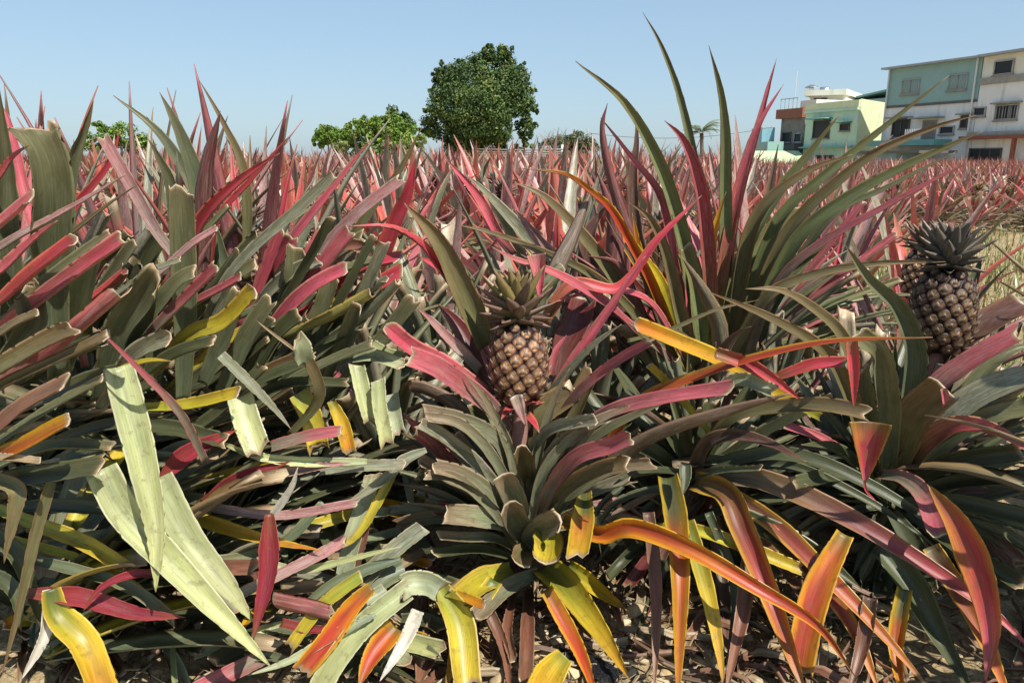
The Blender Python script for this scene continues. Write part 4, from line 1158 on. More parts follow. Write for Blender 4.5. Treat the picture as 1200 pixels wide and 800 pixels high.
lmid = traced_plant('pineapple_plant', 'pineapple plant with many cut off grey green leaves and one dark maroon sword leaf', (-0.62, 1.30, 0), LEFT_MID, 'front row pineapple plants', 6)
llow = traced_plant('pineapple_plant', 'low dark pineapple plant at bottom left with a yellow leaf reaching the ground', (-0.78, 1.05, 0), LEFT_LOW, 'front row pineapple plants', 7)

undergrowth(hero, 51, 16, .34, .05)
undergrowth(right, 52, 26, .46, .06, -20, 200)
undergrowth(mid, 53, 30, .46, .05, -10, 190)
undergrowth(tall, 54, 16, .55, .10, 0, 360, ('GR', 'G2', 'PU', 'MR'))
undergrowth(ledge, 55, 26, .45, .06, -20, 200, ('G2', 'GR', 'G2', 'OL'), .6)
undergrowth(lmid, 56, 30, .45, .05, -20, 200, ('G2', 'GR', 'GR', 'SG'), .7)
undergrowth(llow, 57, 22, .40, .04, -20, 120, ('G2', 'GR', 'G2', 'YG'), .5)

# the sweep of long cropped blades that fills the left of the front row, all leaning up to the right
rs = random.Random(61)
for q in range(150):
    x0 = rs.uniform(-60, 400); y0 = rs.uniform(370, 590)
    if x0 > 250 and y0 > 490: y0 -= 110
    a = math.radians(rs.uniform(22, 68) if y0 < 480 else rs.uniform(0, 45)); l = rs.uniform(90, 190); b = rs.uniform(-14, 18)
    pts = [(x0 + l * t * math.cos(a) , y0 - l * t * math.sin(a) - b * math.sin(3.14 * t)) for t in (0, .33, .66, 1)]
    if pts[-1][0] > 500 or pts[-1][1] < 190: continue
    hi = pts[-1][1] < 330
    st = rs.choice(['GR', 'GR', 'SG', 'GP', 'PK', 'RD', 'G2'] if hi else ['GR', 'G2', 'G2', 'GR', 'OL', 'SG', 'YG'][:6 + (rs.random() < .4)])
    Y0 = rs.uniform(1.30, 1.5); cutq = rs.random() < .72
    ln = 'z ' + ' '.join('%.1f,%.1f' % p for p in pts) + ' | %.2f %.2f | %.1f | %s | %s | %.2f' % (Y0, Y0 - rs.uniform(.04, .12), rs.uniform(13, 27), st, 'c' if cutq else 't', rs.choice([.4, .55, .6, -.5]))
    root = ledge if x0 < 60 else (lmid if y0 < 480 else llow)
    mbx, P, style = traced_blade(ln, rs)
    o = child_world(mbx, 'leaf', LEAF, root)
    if style in COLOUR_WORD: o['label'] = COLOUR_WORD[style] + ' leaf blade'
# narrow blades radiating round the middle front plant, the low dark one and the shaded one
def radiate(root, cx, cy, n, seed, a0, a1, l0, l1, Y, styles, cut, wd=(11, 20)):
    r = random.Random(seed)
    for q in range(n):
        a = math.radians(r.uniform(a0, a1)); l = r.uniform(l0, l1); dx, dy = math.cos(a), -math.sin(a); sag = r.uniform(.05, .30) * l * abs(dx)
        pts = [(cx + dx * l * t, cy + dy * l * t * .9 + sag * (t * t - .55 * t) * 1.6) for t in (0, .3, .65, 1)]
        c = r.random() < cut
        ln = 'z ' + ' '.join('%.1f,%.1f' % p for p in pts) + ' | %.2f %.2f | %.1f | %s | %s | %.2f' % (Y + r.uniform(0, .05), Y + r.uniform(-.06, .10), r.uniform(*wd), r.choice(styles), 'c' if c else 't', r.choice([.45, .6, .6, -.5]))
        mbx, P, style = traced_blade(ln, r)
        o = child_world(mbx, 'leaf', LEAF, root)
        if style in COLOUR_WORD: o['label'] = COLOUR_WORD[style] + ' leaf blade'
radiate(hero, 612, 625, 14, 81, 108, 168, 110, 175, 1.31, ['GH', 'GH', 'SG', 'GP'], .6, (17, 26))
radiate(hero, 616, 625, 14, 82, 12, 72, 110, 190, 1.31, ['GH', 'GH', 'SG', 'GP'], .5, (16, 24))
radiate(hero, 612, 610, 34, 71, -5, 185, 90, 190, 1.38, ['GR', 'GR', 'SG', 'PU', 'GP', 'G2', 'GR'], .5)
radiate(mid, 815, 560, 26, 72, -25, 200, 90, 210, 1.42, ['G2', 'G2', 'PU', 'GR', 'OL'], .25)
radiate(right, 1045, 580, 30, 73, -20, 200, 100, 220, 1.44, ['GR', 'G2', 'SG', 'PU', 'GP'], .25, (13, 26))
radiate(mid, 815, 565, 16, 75, 200, 345, 80, 170, 1.36, ['G2', 'G2', 'PU', 'MR'], .2)  # drooping dark blades added to shade the soil below
radiate(right, 1045, 590, 20, 76, 195, 345, 90, 190, 1.36, ['G2', 'G2', 'PU', 'G2'], .2, (14, 26))  # likewise added so the soil under this plant falls into shade
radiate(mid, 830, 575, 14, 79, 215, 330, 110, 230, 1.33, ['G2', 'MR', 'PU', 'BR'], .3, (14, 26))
radiate(right, 1060, 590, 16, 78, 318, 372, 120, 240, 1.34, ['G2', 'G2', 'PU', 'GR'], .3, (16, 30))  # long dark blades added to shade the soil at the right
radiate(tall, 815, 430, 20, 83, 85, 150, 110, 250, 1.94, ['DR', 'DR', 'PU', 'GV', 'PK', 'MR'], .1, (9, 16))
radiate(tall, 860, 430, 16, 84, 15, 70, 150, 280, 1.9, ['GN', 'GN', 'GR', 'GP'], .1, (9, 15))
radiate(tall, 850, 425, 26, 74, 5, 150, 110, 230, 1.98, ['GN', 'GN', 'GP', 'RD', 'OL', 'PU'], .2, (9, 17))

rl = random.Random(21)
for ln in LOOSE.strip().splitlines():
    label, rest = ln.split('|', 1)
    mbx, P, style = traced_blade(rest, rl)
    o = mbx.build('cut_leaf', LEAF, loc=tuple(P[0]))
    tag(o, label, 'cut leaf', 'cut leaves lying in the pile')

SCR = [('G2', 'dark green'), ('BR', 'dry brown'), ('PL', 'pale'), ('OL', 'olive'), ('GR', 'grey green'), ('YO', 'yellow orange'), ('PG', 'pale green'), ('RD', 'red'), ('G2', 'dark green'), ('TN', 'tan')]
for q in range(110):
    st, wd = SCR[rl.randrange(len(SCR))]
    x0, y0 = rl.uniform(20, 500), rl.uniform(500, 775); a = rl.choice([rl.uniform(-.5, .7), rl.uniform(0, 3.1)]); l = rl.uniform(40, 110)
    x1, y1 = x0 + l * math.cos(a), y0 + l * math.sin(a) * .6
    f0 = rl.uniform(.84, .97) if y0 < 700 else rl.uniform(.93, .98)
    ln = 'z %f,%f %f,%f %f,%f | %f %f | %f | %s | %s | .4' % (x0, y0, (x0 + x1) / 2, (y0 + y1) / 2 - rl.uniform(-3, 9), x1, y1, -f0, -f0 - rl.uniform(-.03, .01), rl.uniform(12, 28), st, rl.choice('bbt'))
    mbx, P, style = traced_blade(ln, rl)
    o = mbx.build('cut_leaf', LEAF, loc=tuple(P[0]))
    tag(o, wd + ' leaf scrap at the bottom of the pile of cut leaves at lower left', 'cut leaf', 'leaf scraps at the bottom of the pile')

def fruit_set(R, H, n, seed, cs, styles, tone, warm):
    return (fruit_mesh(R, H, n, seed, tone, warm).mesh('fruit', FRUIT), crown_mesh(cs, 1.0, 34, seed, styles).mesh('crown', LEAF), H)
FS = [fruit_set(.055, .135, 84, 31, .10, ('CY', 'CH'), .85, 1.0), fruit_set(.058, .15, 90, 32, .11, ('CD', 'CH'), .60, .95), fruit_set(.056, .15, 90, 33, .10, ('CH', 'CH'), 1.25, 1.05)]

PAL_GREY = (['GR', 'GR', 'SG', 'GR', 'GP', 'GR'], ['GR', 'G2', 'SG', 'OL', 'G2', 'GR'])
PAL_RED = (['RD', 'RD', 'GP', 'GR', 'OL', 'SV', 'SG'], ['GR', 'OL', 'GR', 'SG', 'G2'])
PAL_PINK = (['PK', 'RD', 'RD', 'SV', 'GP', 'GR', 'OL'], ['SV', 'GP', 'GR', 'SG', 'OL', 'WH'])

# near individuals: every blade a part of its own
def near_plant(seed, H, pal, cutp, fruit=None, n=34, spread=1.0, width=.046):
    rng = random.Random(seed)
    meshes = []
    for P, W, U, st, end, s in grow(rng, n, H, pal[0], pal[1], cutp, spread, 14, width):
        m = MB(); blade(m, P, W, U, st, end, rng.uniform(.25, .5), 5, rng=rng, tone=rng.uniform(.8, 1.2))
        meshes.append(m.mesh('leaf', LEAF))
    return meshes, fruit
def set_near(proto, x, y, rz, sc, label, group):
    meshes, fruit = proto
    root = empty('pineapple_plant', (x, y, 0)); root.rotation_euler = (0, 0, rz); root.scale = (sc, sc, sc)
    tag(root, label, 'pineapple plant', group)
    for me in meshes:
        o = bpy.data.objects.new('leaf', me); COL.objects.link(o); o.parent = root
    if fruit is not None:
        f = FS[fruit]
        fo = bpy.data.objects.new('fruit', f[0]); COL.objects.link(fo); fo.parent = root; fo.location = (0, 0, .40)
        c = bpy.data.objects.new('crown', f[1]); COL.objects.link(c); c.parent = fo; c.location = (0, 0, f[2] * .975)
        so = stalk(root, (0, 0, .40), .30)
    return root
NP = [near_plant(101, .62, PAL_GREY, .75, None, 36), near_plant(102, .66, PAL_GREY, .6, 0, 36), near_plant(103, .74, PAL_RED, .25, None, 36),
      near_plant(104, .74, PAL_RED, .3, 1, 36), near_plant(105, .70, PAL_PINK, .2, 0, 36), near_plant(106, .5, PAL_GREY, .95, None, 34)]
def wx(px, Y): return (px - 600) / FPX * Y * 1.05
rnd.seed(17)
near_spots = [  # pixel column, distance, prototype, scale, label
 (455, 1.72, 5, .95, 'low pineapple plant with short cut leaves just left of the middle front plant'),
 (350, 1.62, 0, .95, 'cropped grey green pineapple plant behind the broken stalk in the left pile'),
 (235, 1.68, 1, 1.0, 'pineapple plant behind the dark maroon sword leaf, its fruit half hidden'),
 (110, 1.52, 0, 1.05, 'cropped grey green pineapple plant behind the broad upright blades at left'),
 (10, 1.62, 2, 1.0, 'reddish pineapple plant standing behind the left edge plant'),
 (415, 2.05, 1, 1.0, 'pineapple plant with a fruit behind the drooping brown leaf tip'),
 (300, 2.10, 3, 1.0, 'red tipped pineapple plant with a fruit, second row, left of centre'),
 (520, 2.2, 0, 1.0, 'cropped pineapple plant in second row, above the middle front plant\'s bronze drooping leaf'),
 (180, 2.15, 2, 1.02, 'red tipped pineapple plant in second row below the distant bright bush'),
 (60, 2.2, 4, 1.05, 'pink pineapple plant in second row near the left edge'),
 (635, 2.35, 1, .92, 'pineapple plant with a fruit right behind the hero fruit'),
 (730, 2.45, 3, .90, 'pineapple plant with a fruit between middle front plant and tallest plant, second row'),
 (1060, 2.10, 4, .0, ''),
 (950, 2.5, 2, .82, 'reddish pineapple plant behind the tallest plant\'s right hand blades'),
 (1150, 1.95, 5, .85, 'small low grey plant behind the shaded dark fruit'),
 (850, 2.7, 4, .85, 'pink pineapple plant in second row behind the tallest plant'),
 (580, 1.95, 5, .95, 'low cropped plant directly behind the middle front plant'),
 (700, 1.85, 5, .95, 'low cropped plant between the middle front plant and the tallest plant'),
 (900, 1.75, 5, .9, 'low cropped plant between the tallest plant and the shaded dark fruit'),
 (1010, 1.72, 5, .9, 'low cropped plant left of the shaded dark fruit'),
]
for px, Y, pr, sc, lab in near_spots:
    if sc == 0: continue
    set_near(NP[pr], wx(px, Y), Y, rnd.uniform(0, 6.28), sc * (1.1 if px < 320 and Y > 1.9 else 1), lab, 'second row pineapple plants')
pr = near_plant(140, .6, PAL_PINK, .3, None, 30)
p6 = set_near(pr, wx(1060, 2.05), 2.05, 1.0, .85, 'pineapple plant whose pale sunlit fruit shows left of the shaded dark fruit', 'second row pineapple plants')
fo = bpy.data.objects.new('fruit', FS[2][0]); COL.objects.link(fo); fo.parent = p6; fo.location = (0.0, 0, .56); fo['label'] = 'pale sunlit pineapple fruit'
c = bpy.data.objects.new('crown', FS[2][1]); COL.objects.link(c); c.parent = fo; c.location = (0, 0, FS[2][2] * .975)
stalk(p6, (0, 0, .56), .4)
# upright neighbours added past the right edge so the row shades the dark fruit
ERECT = near_plant(150, .80, PAL_GREY, .0, None, 30, .42, .052)
for x, y, sc, lab in ((1.16, 1.0, 1.05, 'tall pineapple plant added for shade at the right end, mostly beyond the edge'),
                      (1.46, 1.30, 1.05, 'second tall pineapple plant added for shade, unseen beyond the right edge'),
                      (1.16, .66, .8, 'shorter pineapple plant added for shade, unseen outside the lower right corner')):
    set_near(ERECT, x, y, 1.0 + 2.1 * x, sc, lab, 'front row pineapple plants')

# field individuals: foliage as one part, fruit and crown where the plant bears one
def field_plant(seed, H, pal, cutp, n, fruit):
    rng = random.Random(seed); m = MB()
    for P, W, U, st, end, s in grow(rng, n, H, pal[0], pal[1], cutp, 1.25, 8, .068):
        blade(m, P, W, U, st, end, .3, 3, solid=False, rng=rng, tone=rng.uniform(.8, 1.2))
    return m.mesh('foliage', LEAF), fruit
FPL = [field_plant(201, .74, PAL_RED, .2, 29, None), field_plant(202, .72, PAL_PINK, .2, 29, 0), field_plant(203, .76, PAL_PINK, .15, 29, None),
       field_plant(204, .70, PAL_RED, .3, 29, 1), field_plant(205, .72, PAL_RED, .15, 29, None), field_plant(206, .70, PAL_PINK, .2, 29, 2)]
FLAB = {0: 'red and green pineapple plant without fruit in the crowded field rows behind the second row', 1: 'pink leaved pineapple plant with a golden brown fruit in the field rows',
        2: 'pink leaved pineapple plant without fruit in the crowded field rows', 3: 'red leaved pineapple plant with a dark fruit in the field rows',
        4: 'red leaved upright pineapple plant without fruit in the crowded field rows', 5: 'pink leaved pineapple plant with a pale fruit in the field rows'}
def open_path(x, y):      # the grassy path on the right
    return (2.6 < y < 8.6 and x > .40 + .40 * y and x < 30) 
spots = []
row = 0
y = 2.75
while y < 34:
    x = -.72 * y - .6 + (row % 2) * .3
    while x < .78 * y + .6:
        jx, jy = x + rnd.uniform(-.12, .12), y + rnd.uniform(-.12, .12)
        if not open_path(jx, jy): spots.append((jx, jy))
        x += .56
    y += .56; row += 1
spots.sort(key=lambda q: q[1])
rnd.seed(404)
for x, y in spots[:285]:
    k = rnd.randrange(6)
    if y < 4.6 and x > .30 * y: k = rnd.choice([0, 2, 4])      # no other fruit shows beside the dark one
    if x < 0 and k in (2,): k = rnd.randrange(6)
    sc = rnd.uniform(.98, 1.18) * (.86 if x > .3 * y else 1) * (.86 if y < 4.2 and abs(x) < .32 * y else .97)
    root = empty('pineapple_plant', (x, y, 0)); root.rotation_euler = (0, 0, rnd.uniform(0, 6.28)); root.scale = (sc, sc, sc)
    tag(root, FLAB[k], 'pineapple plant', 'pineapple plants in the field')
    o = bpy.data.objects.new('foliage', FPL[k][0]); COL.objects.link(o); o.parent = root
    if FPL[k][1] is not None:
        f = FS[FPL[k][1]]
        fo = bpy.data.objects.new('fruit', f[0]); COL.objects.link(fo); fo.parent = root; fo.location = (0, 0, .42)
        c = bpy.data.objects.new('crown', f[1]); COL.objects.link(c); c.parent = fo; c.location = (0, 0, f[2] * .975)
# everything farther: one mass
far = MB(); rf = random.Random(77)
base_plants = []
for q in range(5):
    mm = MB()
    for P, W, U, st, end, s in grow(rf, 18, .76, PAL_PINK[0] + ['RD', 'PK'], PAL_RED[1], .2, .95, 5, .06):
        blade(mm, P, W, U, st, end, .3, 3, solid=False, rng=rf)
    base_plants.append((np.concatenate(mm.v), mm.f, np.concatenate(mm.c), np.concatenate(mm.l)))
for x, y in spots[285:]:
    V, F, C_, L_ = rf.choice(base_plants); a = rf.uniform(0, 6.28); sc = rf.uniform(.80, 1.12) * (.86 if x > .3 * y else 1)
    R_ = np.array([[math.cos(a), -math.sin(a), 0], [math.sin(a), math.cos(a), 0], [0, 0, 1]])
    far.add(V @ R_.T * sc + [x, y, 0], F, C_, L_)
o = far.build('distant_pineapple_rows', LEAF)
tag(o, 'far rows of pink and red pineapple plants below the trees and houses', 'pineapple rows', kind='stuff')

# grass on the path at right
def grass():
    m = MB(); r = random.Random(12)
    for q in range(5200):
        y = 2.4 + 6.4 * r.random() ** 1.2; x = r.uniform(.36 + .40 * y, .85 * y + .6)
        L = r.uniform(.05, .20); a = r.uniform(0, 6.28); lean = r.uniform(.15, .9)
        d = np.array([math.cos(a), math.sin(a), 0]); s = np.array([-math.sin(a), math.cos(a), 0]) * r.uniform(.002, .006)
        b = np.array([x, y, 0]); mid_ = b + [0, 0, L * .6] + d * L * lean * .35; tip = b + [0, 0, L * .8] + d * L * lean
        c = r.choice([(.13, .20, .04), (.20, .24, .05), (.30, .26, .11), (.10, .16, .03), (.36, .30, .14), (.34, .14, .07), (.14, .2, .04)])
        m.add([b - s, b + s, mid_ - s * .8, mid_ + s * .8, tip], [(0, 1, 3, 2), (2, 3, 4)], c)
    o = m.build('grass', LEAF)
    tag(o, 'dry yellow and green grass on the path at the right', 'grass', kind='stuff')
grass()

# ------------------------------------------------------------------ trees and bushes beyond the field
def crown_build(blobs, Y, leaf, n, cols, rng, name='crown', parent=None, ysq=1.0, shell=.55):
    m = MB()
    C_ = [(at(px, py, Y + dy), r * Y / FPX) for px, py, r, dy in blobs]
    tot = sum(r * r for _, r in C_)
    V, F, CC = [], [], []
    for c, r in C_:
        k = int(n * r * r / tot)
        # sub-clumps inside the blob
        nc = max(5, int(k / 55))
        for q in range(nc):
            d = rng.normal(size=3); d /= np.linalg.norm(d)
            cc = c + d * r * rng.uniform(shell, 1.0) * np.array([1, ysq, .92])
            cr = r * rng.uniform(.20, .36)
            base = np.array(cols[rng.randint(len(cols))]) * rng.uniform(.75, 1.25)
            for w in range(int(k / nc)):
                e = rng.normal(size=3); e /= np.linalg.norm(e)
                p = cc + e * cr * rng.uniform(.3, 1.0) ** .6
                nn = e + rng.normal(size=3) * .6 + [0, 0, .4]; nn /= np.linalg.norm(nn)
                a = np.cross(nn, rng.normal(size=3)); a /= np.linalg.norm(a); b = np.cross(nn, a)
                s = leaf * rng.uniform(.6, 1.3)
                i = len(V)
                V += [p - a * s, p + b * s * .5, p + a * s - nn * s * .3, p - b * s * .5]
                F.append((i, i + 1, i + 2, i + 3))
                c4 = list(base * rng.uniform(.8, 1.2)) + [0]
                CC += [c4] * 4
    m.add(np.array(V), F, np.array(CC))
    return m

def tree(name, label, cat, blobs, Y, leaf, n, cols, seed, group=None, trunk_px=None, trunk_r=.2, limbs=5, shell=.55):
    rng = np.random.RandomState(seed)
    cx = trunk_px if trunk_px else np.mean([b[0] for b in blobs])
    base = at(cx, 185, Y); base[2] = 0
    root = empty(name, tuple(base)); tag(root, label, cat, group)
    child_world(crown_build(blobs, Y, leaf, n, cols, rng, shell=shell), 'crown', TREE_LEAF, root)
    t = MB()
    top = max(blobs, key=lambda b: -b[1]); pt = at(top[0], top[1], Y)
    h = pt[2]
    P = np.array([base + [0, 0, -.1], base + [.05, 0, h * .25], base * .4 + np.array([pt[0], pt[1], h * .5]) * .6, [pt[0], pt[1], h * .85]])
    P[2][2] = h * .5
    t.tube(P, [trunk_r * 1.25, trunk_r, trunk_r * .7, trunk_r * .2], 10, (.1, .08, .06))
    for q in range(limbs):
        b = blobs[q % len(blobs)]; e = at(b[0], b[1], Y + b[3])
        s = P[1] + (P[2] - P[1]) * rng.uniform(0, .8)
        t.tube([s, (s + e) / 2 + [0, 0, -.2 * trunk_r], e], [trunk_r * .5, trunk_r * .3, trunk_r * .08], 6, (.1, .08, .06))
    child_world(t, 'trunk', BARK, root)
    return root
DG = [(.055, .10, .026), (.065, .11, .03), (.045, .085, .024), (.095, .145, .034), (.12, .16, .038)]
LG = [(.13, .22, .03), (.16, .25, .04), (.10, .18, .025), (.19, .26, .05)]
tree('broadleaf_tree', 'tall dense dark green tree standing alone against the sky', 'tree',
     [(550, 100, 31.4, 0), (580, 82, 24.6, 1), (594, 108, 29.1, -1), (534, 124, 28.0, -1), (566, 128, 33.6, -2.5), (610, 122, 16.8, 0), (526, 94, 16.8, 1), (617, 150, 13.4, 0),
      (516, 148, 19.0, 0), (583, 64, 13.4, .5), (552, 158, 26.9, -1), (582, 146, 20.2, -2), (619, 164, 10.1, 0), (504, 134, 9.0, 0), (560, 76, 11.2, 0), (606, 92, 14.6, 0), (543, 176, 22.4, 0),
      (572, 58, 7.8, 0), (594, 60, 7.8, 0), (613, 80, 6.7, 0), (622, 104, 6.7, 0), (624, 130, 7.8, 0), (512, 88, 7.8, 0), (506, 108, 6.7, 0), (501, 152, 9.0, 0), (537, 76, 7.8, 0), (610, 172, 7.8, 0), (625, 146, 5.6, 0), (520, 74, 4.5, 0), (575, 168, 20.2, 0)],
     55, .105, 72000, DG, 3, trunk_px=563, trunk_r=.32, limbs=12, shell=.6)
tree('small_tree', 'bright yellow green bushy tree left of the tall dark tree', 'tree',
     [(416, 152, 13, 0), (432, 148, 13, -1), (446, 145, 13, 0), (460, 147, 13, 0), (474, 152, 13, 0), (406, 162, 14, 0), (486, 162, 13, 0), (425, 164, 16, -1), (446, 164, 18, -1), (466, 166, 18, -1), (410, 174, 14, 0), (482, 174, 14, 0)], 42, .085, 16000, LG, 4, trunk_px=446, trunk_r=.12)
tree('small_tree', 'dark green domed tree peeping up behind the bright bushy tree', 'tree',
     [(461, 142, 16, 0), (472, 150, 14, 0), (450, 150, 13, 0)], 60, .12, 6000, DG, 5, trunk_px=461, trunk_r=.14)
tree('small_tree', 'small bright green tree just left of the bright bushy one', 'tree',
     [(384, 157, 12, 0), (394, 162, 11, 0), (374, 164, 9, 0)], 44, .08, 6000, LG, 6, trunk_px=385, trunk_r=.08)
tree('bush', 'bright green bush at far left showing between tall pineapple leaves', 'bush',
     [(128, 160, 13, 0), (150, 162, 18, 0), (164, 172, 14, 0), (115, 150, 9, 0), (112, 168, 14, 0), (285, 178, 7, 0)][:5], 24, .045, 7000, LG, 7, trunk_px=145, trunk_r=.05)
tree('bush', 'dull olive bush with bare twigs right of the tall dark tree', 'bush',
     [(676, 166, 15, 0), (660, 170, 14, 0), (692, 172, 11, 0), (642, 172, 11, 0), (670, 180, 16, 0)], 48, .075, 9000, [(.11, .13, .06), (.15, .16, .08), (.08, .10, .05)], 8, trunk_px=668, trunk_r=.08)
tree('bush', 'low hedge like bush under the bright bushy tree, along the edge of the field', 'bush',
     [(400, 172, 9, 0), (430, 174, 9, 0), (455, 175, 9, 0), (480, 176, 9, 0)], 38, .06, 6000, [(.17, .22, .06), (.22, .25, .09)], 9, trunk_px=440, trunk_r=.05)
# bare twiggy sapling
def sapling():
    r = random.Random(4); b = at(652, 185, 46); b[2] = 0
    m = MB()
    def br(p, d, L, rad, lv):
        e = p + d * L
        m.tube([p, (p + e) / 2 + np.array([r.uniform(-1, 1), 0, r.uniform(-1, 1)]) * L * .06, e], [rad, rad * .75, rad * .5], 5, (.3, .25, .2))
        if lv:
            for q in range(3):
                nd = d + np.array([r.uniform(-.8, .8), r.uniform(-.4, .4), r.uniform(-.2, .6)]); nd /= np.linalg.norm(nd)
                br(p + d * L * r.uniform(.5, 1), nd, L * r.uniform(.5, .75), rad * .5, lv - 1)
    br(b, np.array([-.1, 0, 1.]), 1.4, .05, 4)
    o = m.build('sapling', BARK, loc=tuple(b)); tag(o, 'thin bare twiggy sapling beside the dull olive bush', 'sapling')
sapling()
def palm():
    r = random.Random(6); b = at(822, 185, 40); b[2] = 0; root = empty('palm_tree', tuple(b)); tag(root, 'small palm tree showing behind the tallest plant\'s upright blades', 'palm tree')
    top = at(822, 156, 40); t = MB(); t.tube([b, (b + top) / 2 + [.06, 0, 0], top], [.12, .1, .09], 9, (.2, .16, .12)); child_world(t, 'trunk', BARK, root)
    for q in range(24):
        a = q * 2.4; m = MB(); er = np.array([math.cos(a), math.sin(a), 0]); L = r.uniform(1.0, 1.5); n = 14; t_ = np.linspace(0, 1, n); e0 = r.uniform(.1, 1.3)
        el = e0 - 1.5 * t_; P = top + np.cumsum((np.cos(el)[:, None] * er + np.sin(el)[:, None] * np.array([0, 0, 1.])) * L / n, 0)
        m.tube(P, .012, 4, (.14, .18, .05))
        sd = np.array([-math.sin(a), math.cos(a), 0])
        for i in range(2, n):
            for s in (-1, 1):
                for w in (0, .5):
                    p = P[i] + (P[i - 1] - P[i]) * w; l = .26 * math.sin(math.pi * (.15 + .8 * t_[i]))
                    tip = p + sd * s * l + er * l * .5 - [0, 0, l * .35]
                    m.add([p - er * .014, p + er * .014, tip], [(0, 1, 2)], (.10, .14, .04) if q % 3 else (.16, .17, .07))
        child_world(m, 'frond', TREE_LEAF, root)
palm()

# weathered rail trellis at the end of the field
def trellis():
    wood = noise_material('weathered_timber', (.22, .19, .15), (.36, .32, .26), 14, .9, .3, .01)
    white = noise_material('whitewashed_post', (.5, .5, .48), (.64, .63, .6), 6, .8, .2, .01)
    Y = 33; a = at(560, 178, Y); b = at(659, 178, Y); root = empty('trellis', (b[0], Y, 0)); tag(root, 'weathered wooden trellis with one whitish post at the far edge of the field', 'trellis')
    for dy, dz in ((0, .0), (-.5, .10), (.5, -.08), (0, -.2)):
        m = MB(); P = np.array([[a[0], Y + dy, a[2] + dz], [(a[0] + b[0]) / 2, Y + dy, a[2] + dz - .03], [b[0] + .15, Y + dy, b[2] + dz]])
        m.tube(P, .03, 7, (.3, .25, .2)); child_world(m, 'rail', wood, root)
    for x, mt in ((b[0], white), ((a[0] + b[0]) / 2, wood), (a[0], wood)):
        m = MB(); m.tube([[x, Y + .1, -.1], [x, Y + .1, a[2] + (.3 if mt is white else .05)]], .055, 8, (.5, .5, .5)); child_world(m, 'post', mt, root)
trellis()

# ------------------------------------------------------------------ houses
GLASS, nt_, nd_, lk_, p_ = new_mat('dark_window_glass')
p_.inputs['Base Color'].default_value = (.03, .033, .036, 1); p_.inputs['Roughness'].default_value = .35; p_.inputs['Specular IOR Level'].default_value = .2
ALU = noise_material('grey_window_frame', (.34, .34, .33), (.44, .44, .42), 20, .5, .05)
DARKBAR = noise_material('dark_grille', (.10, .09, .085), (.15, .14, .13), 20, .6, .05)
WHITEW = noise_material('stained_white_plaster', (.72, .71, .67), (.80, .79, .75), 1.2, .85, .15, .01, (.30, .29, .25))
CREAM = noise_material('cream_plaster', (.70, .68, .56), (.77, .75, .64), 1.2, .85, .15, .01, (.36, .34, .26))
TEAL = noise_material('teal_metal_cladding', (.24, .39, .36), (.28, .43, .40), 1.0, .6, .1, .01, (.18, .29, .27))
PGREEN = noise_material('pale_green_plaster', (.46, .62, .48), (.53, .68, .54), 1.2, .85, .15, .01, (.20, .30, .22))
YGREEN = noise_material('weathered_sunlit_green_plaster', (.58, .62, .38), (.68, .70, .47), 1.4, .85, .15, .01, (.22, .28, .18))  # lit copy of the pale green; sun on the side wall put into colour
BROWNW = noise_material('grey_brown_render', (.20, .17, .15), (.28, .25, .22), 1.5, .9, .2, .01, (.12, .10, .09))
BRICK = noise_material('red_brown_brick_parapet', (.22, .09, .06), (.31, .13, .085), 6, .9, .3, .02)
ROOFM = noise_material('grey_sheet_metal_roof', (.28, .30, .31), (.38, .40, .41), 2, .5, .1)
TROOF = noise_material('teal_sheet_roof', (.14, .32, .28), (.18, .37, .33), 2, .5, .1)
CONC = noise_material('grey_concrete_band', (.26, .25, .22), (.36, .35, .31), 3, .9, .2, .01, (.13, .12, .11))
STEEL, nt_, nd_, lk_, p_ = new_mat('stainless_steel')
p_.inputs['Base Color'].default_value = (.62, .63, .64, 1); p_.inputs['Metallic'].default_value = .9; p_.inputs['Roughness'].default_value = .3
PIPE = noise_material('white_pipe', (.6, .6, .58), (.7, .7, .68), 8, .5, .05)
REDP = noise_material('red_brown_painted_edge', (.22, .07, .05), (.28, .10, .07), 8, .7, .05)
LGROOF = noise_material('pale_green_sheet_roof', (.42, .52, .30), (.50, .58, .36), 3, .6, .05)
BLUEW = noise_material('blue_sheet_wall', (.20, .38, .44), (.25, .44, .5), 3, .6, .05)

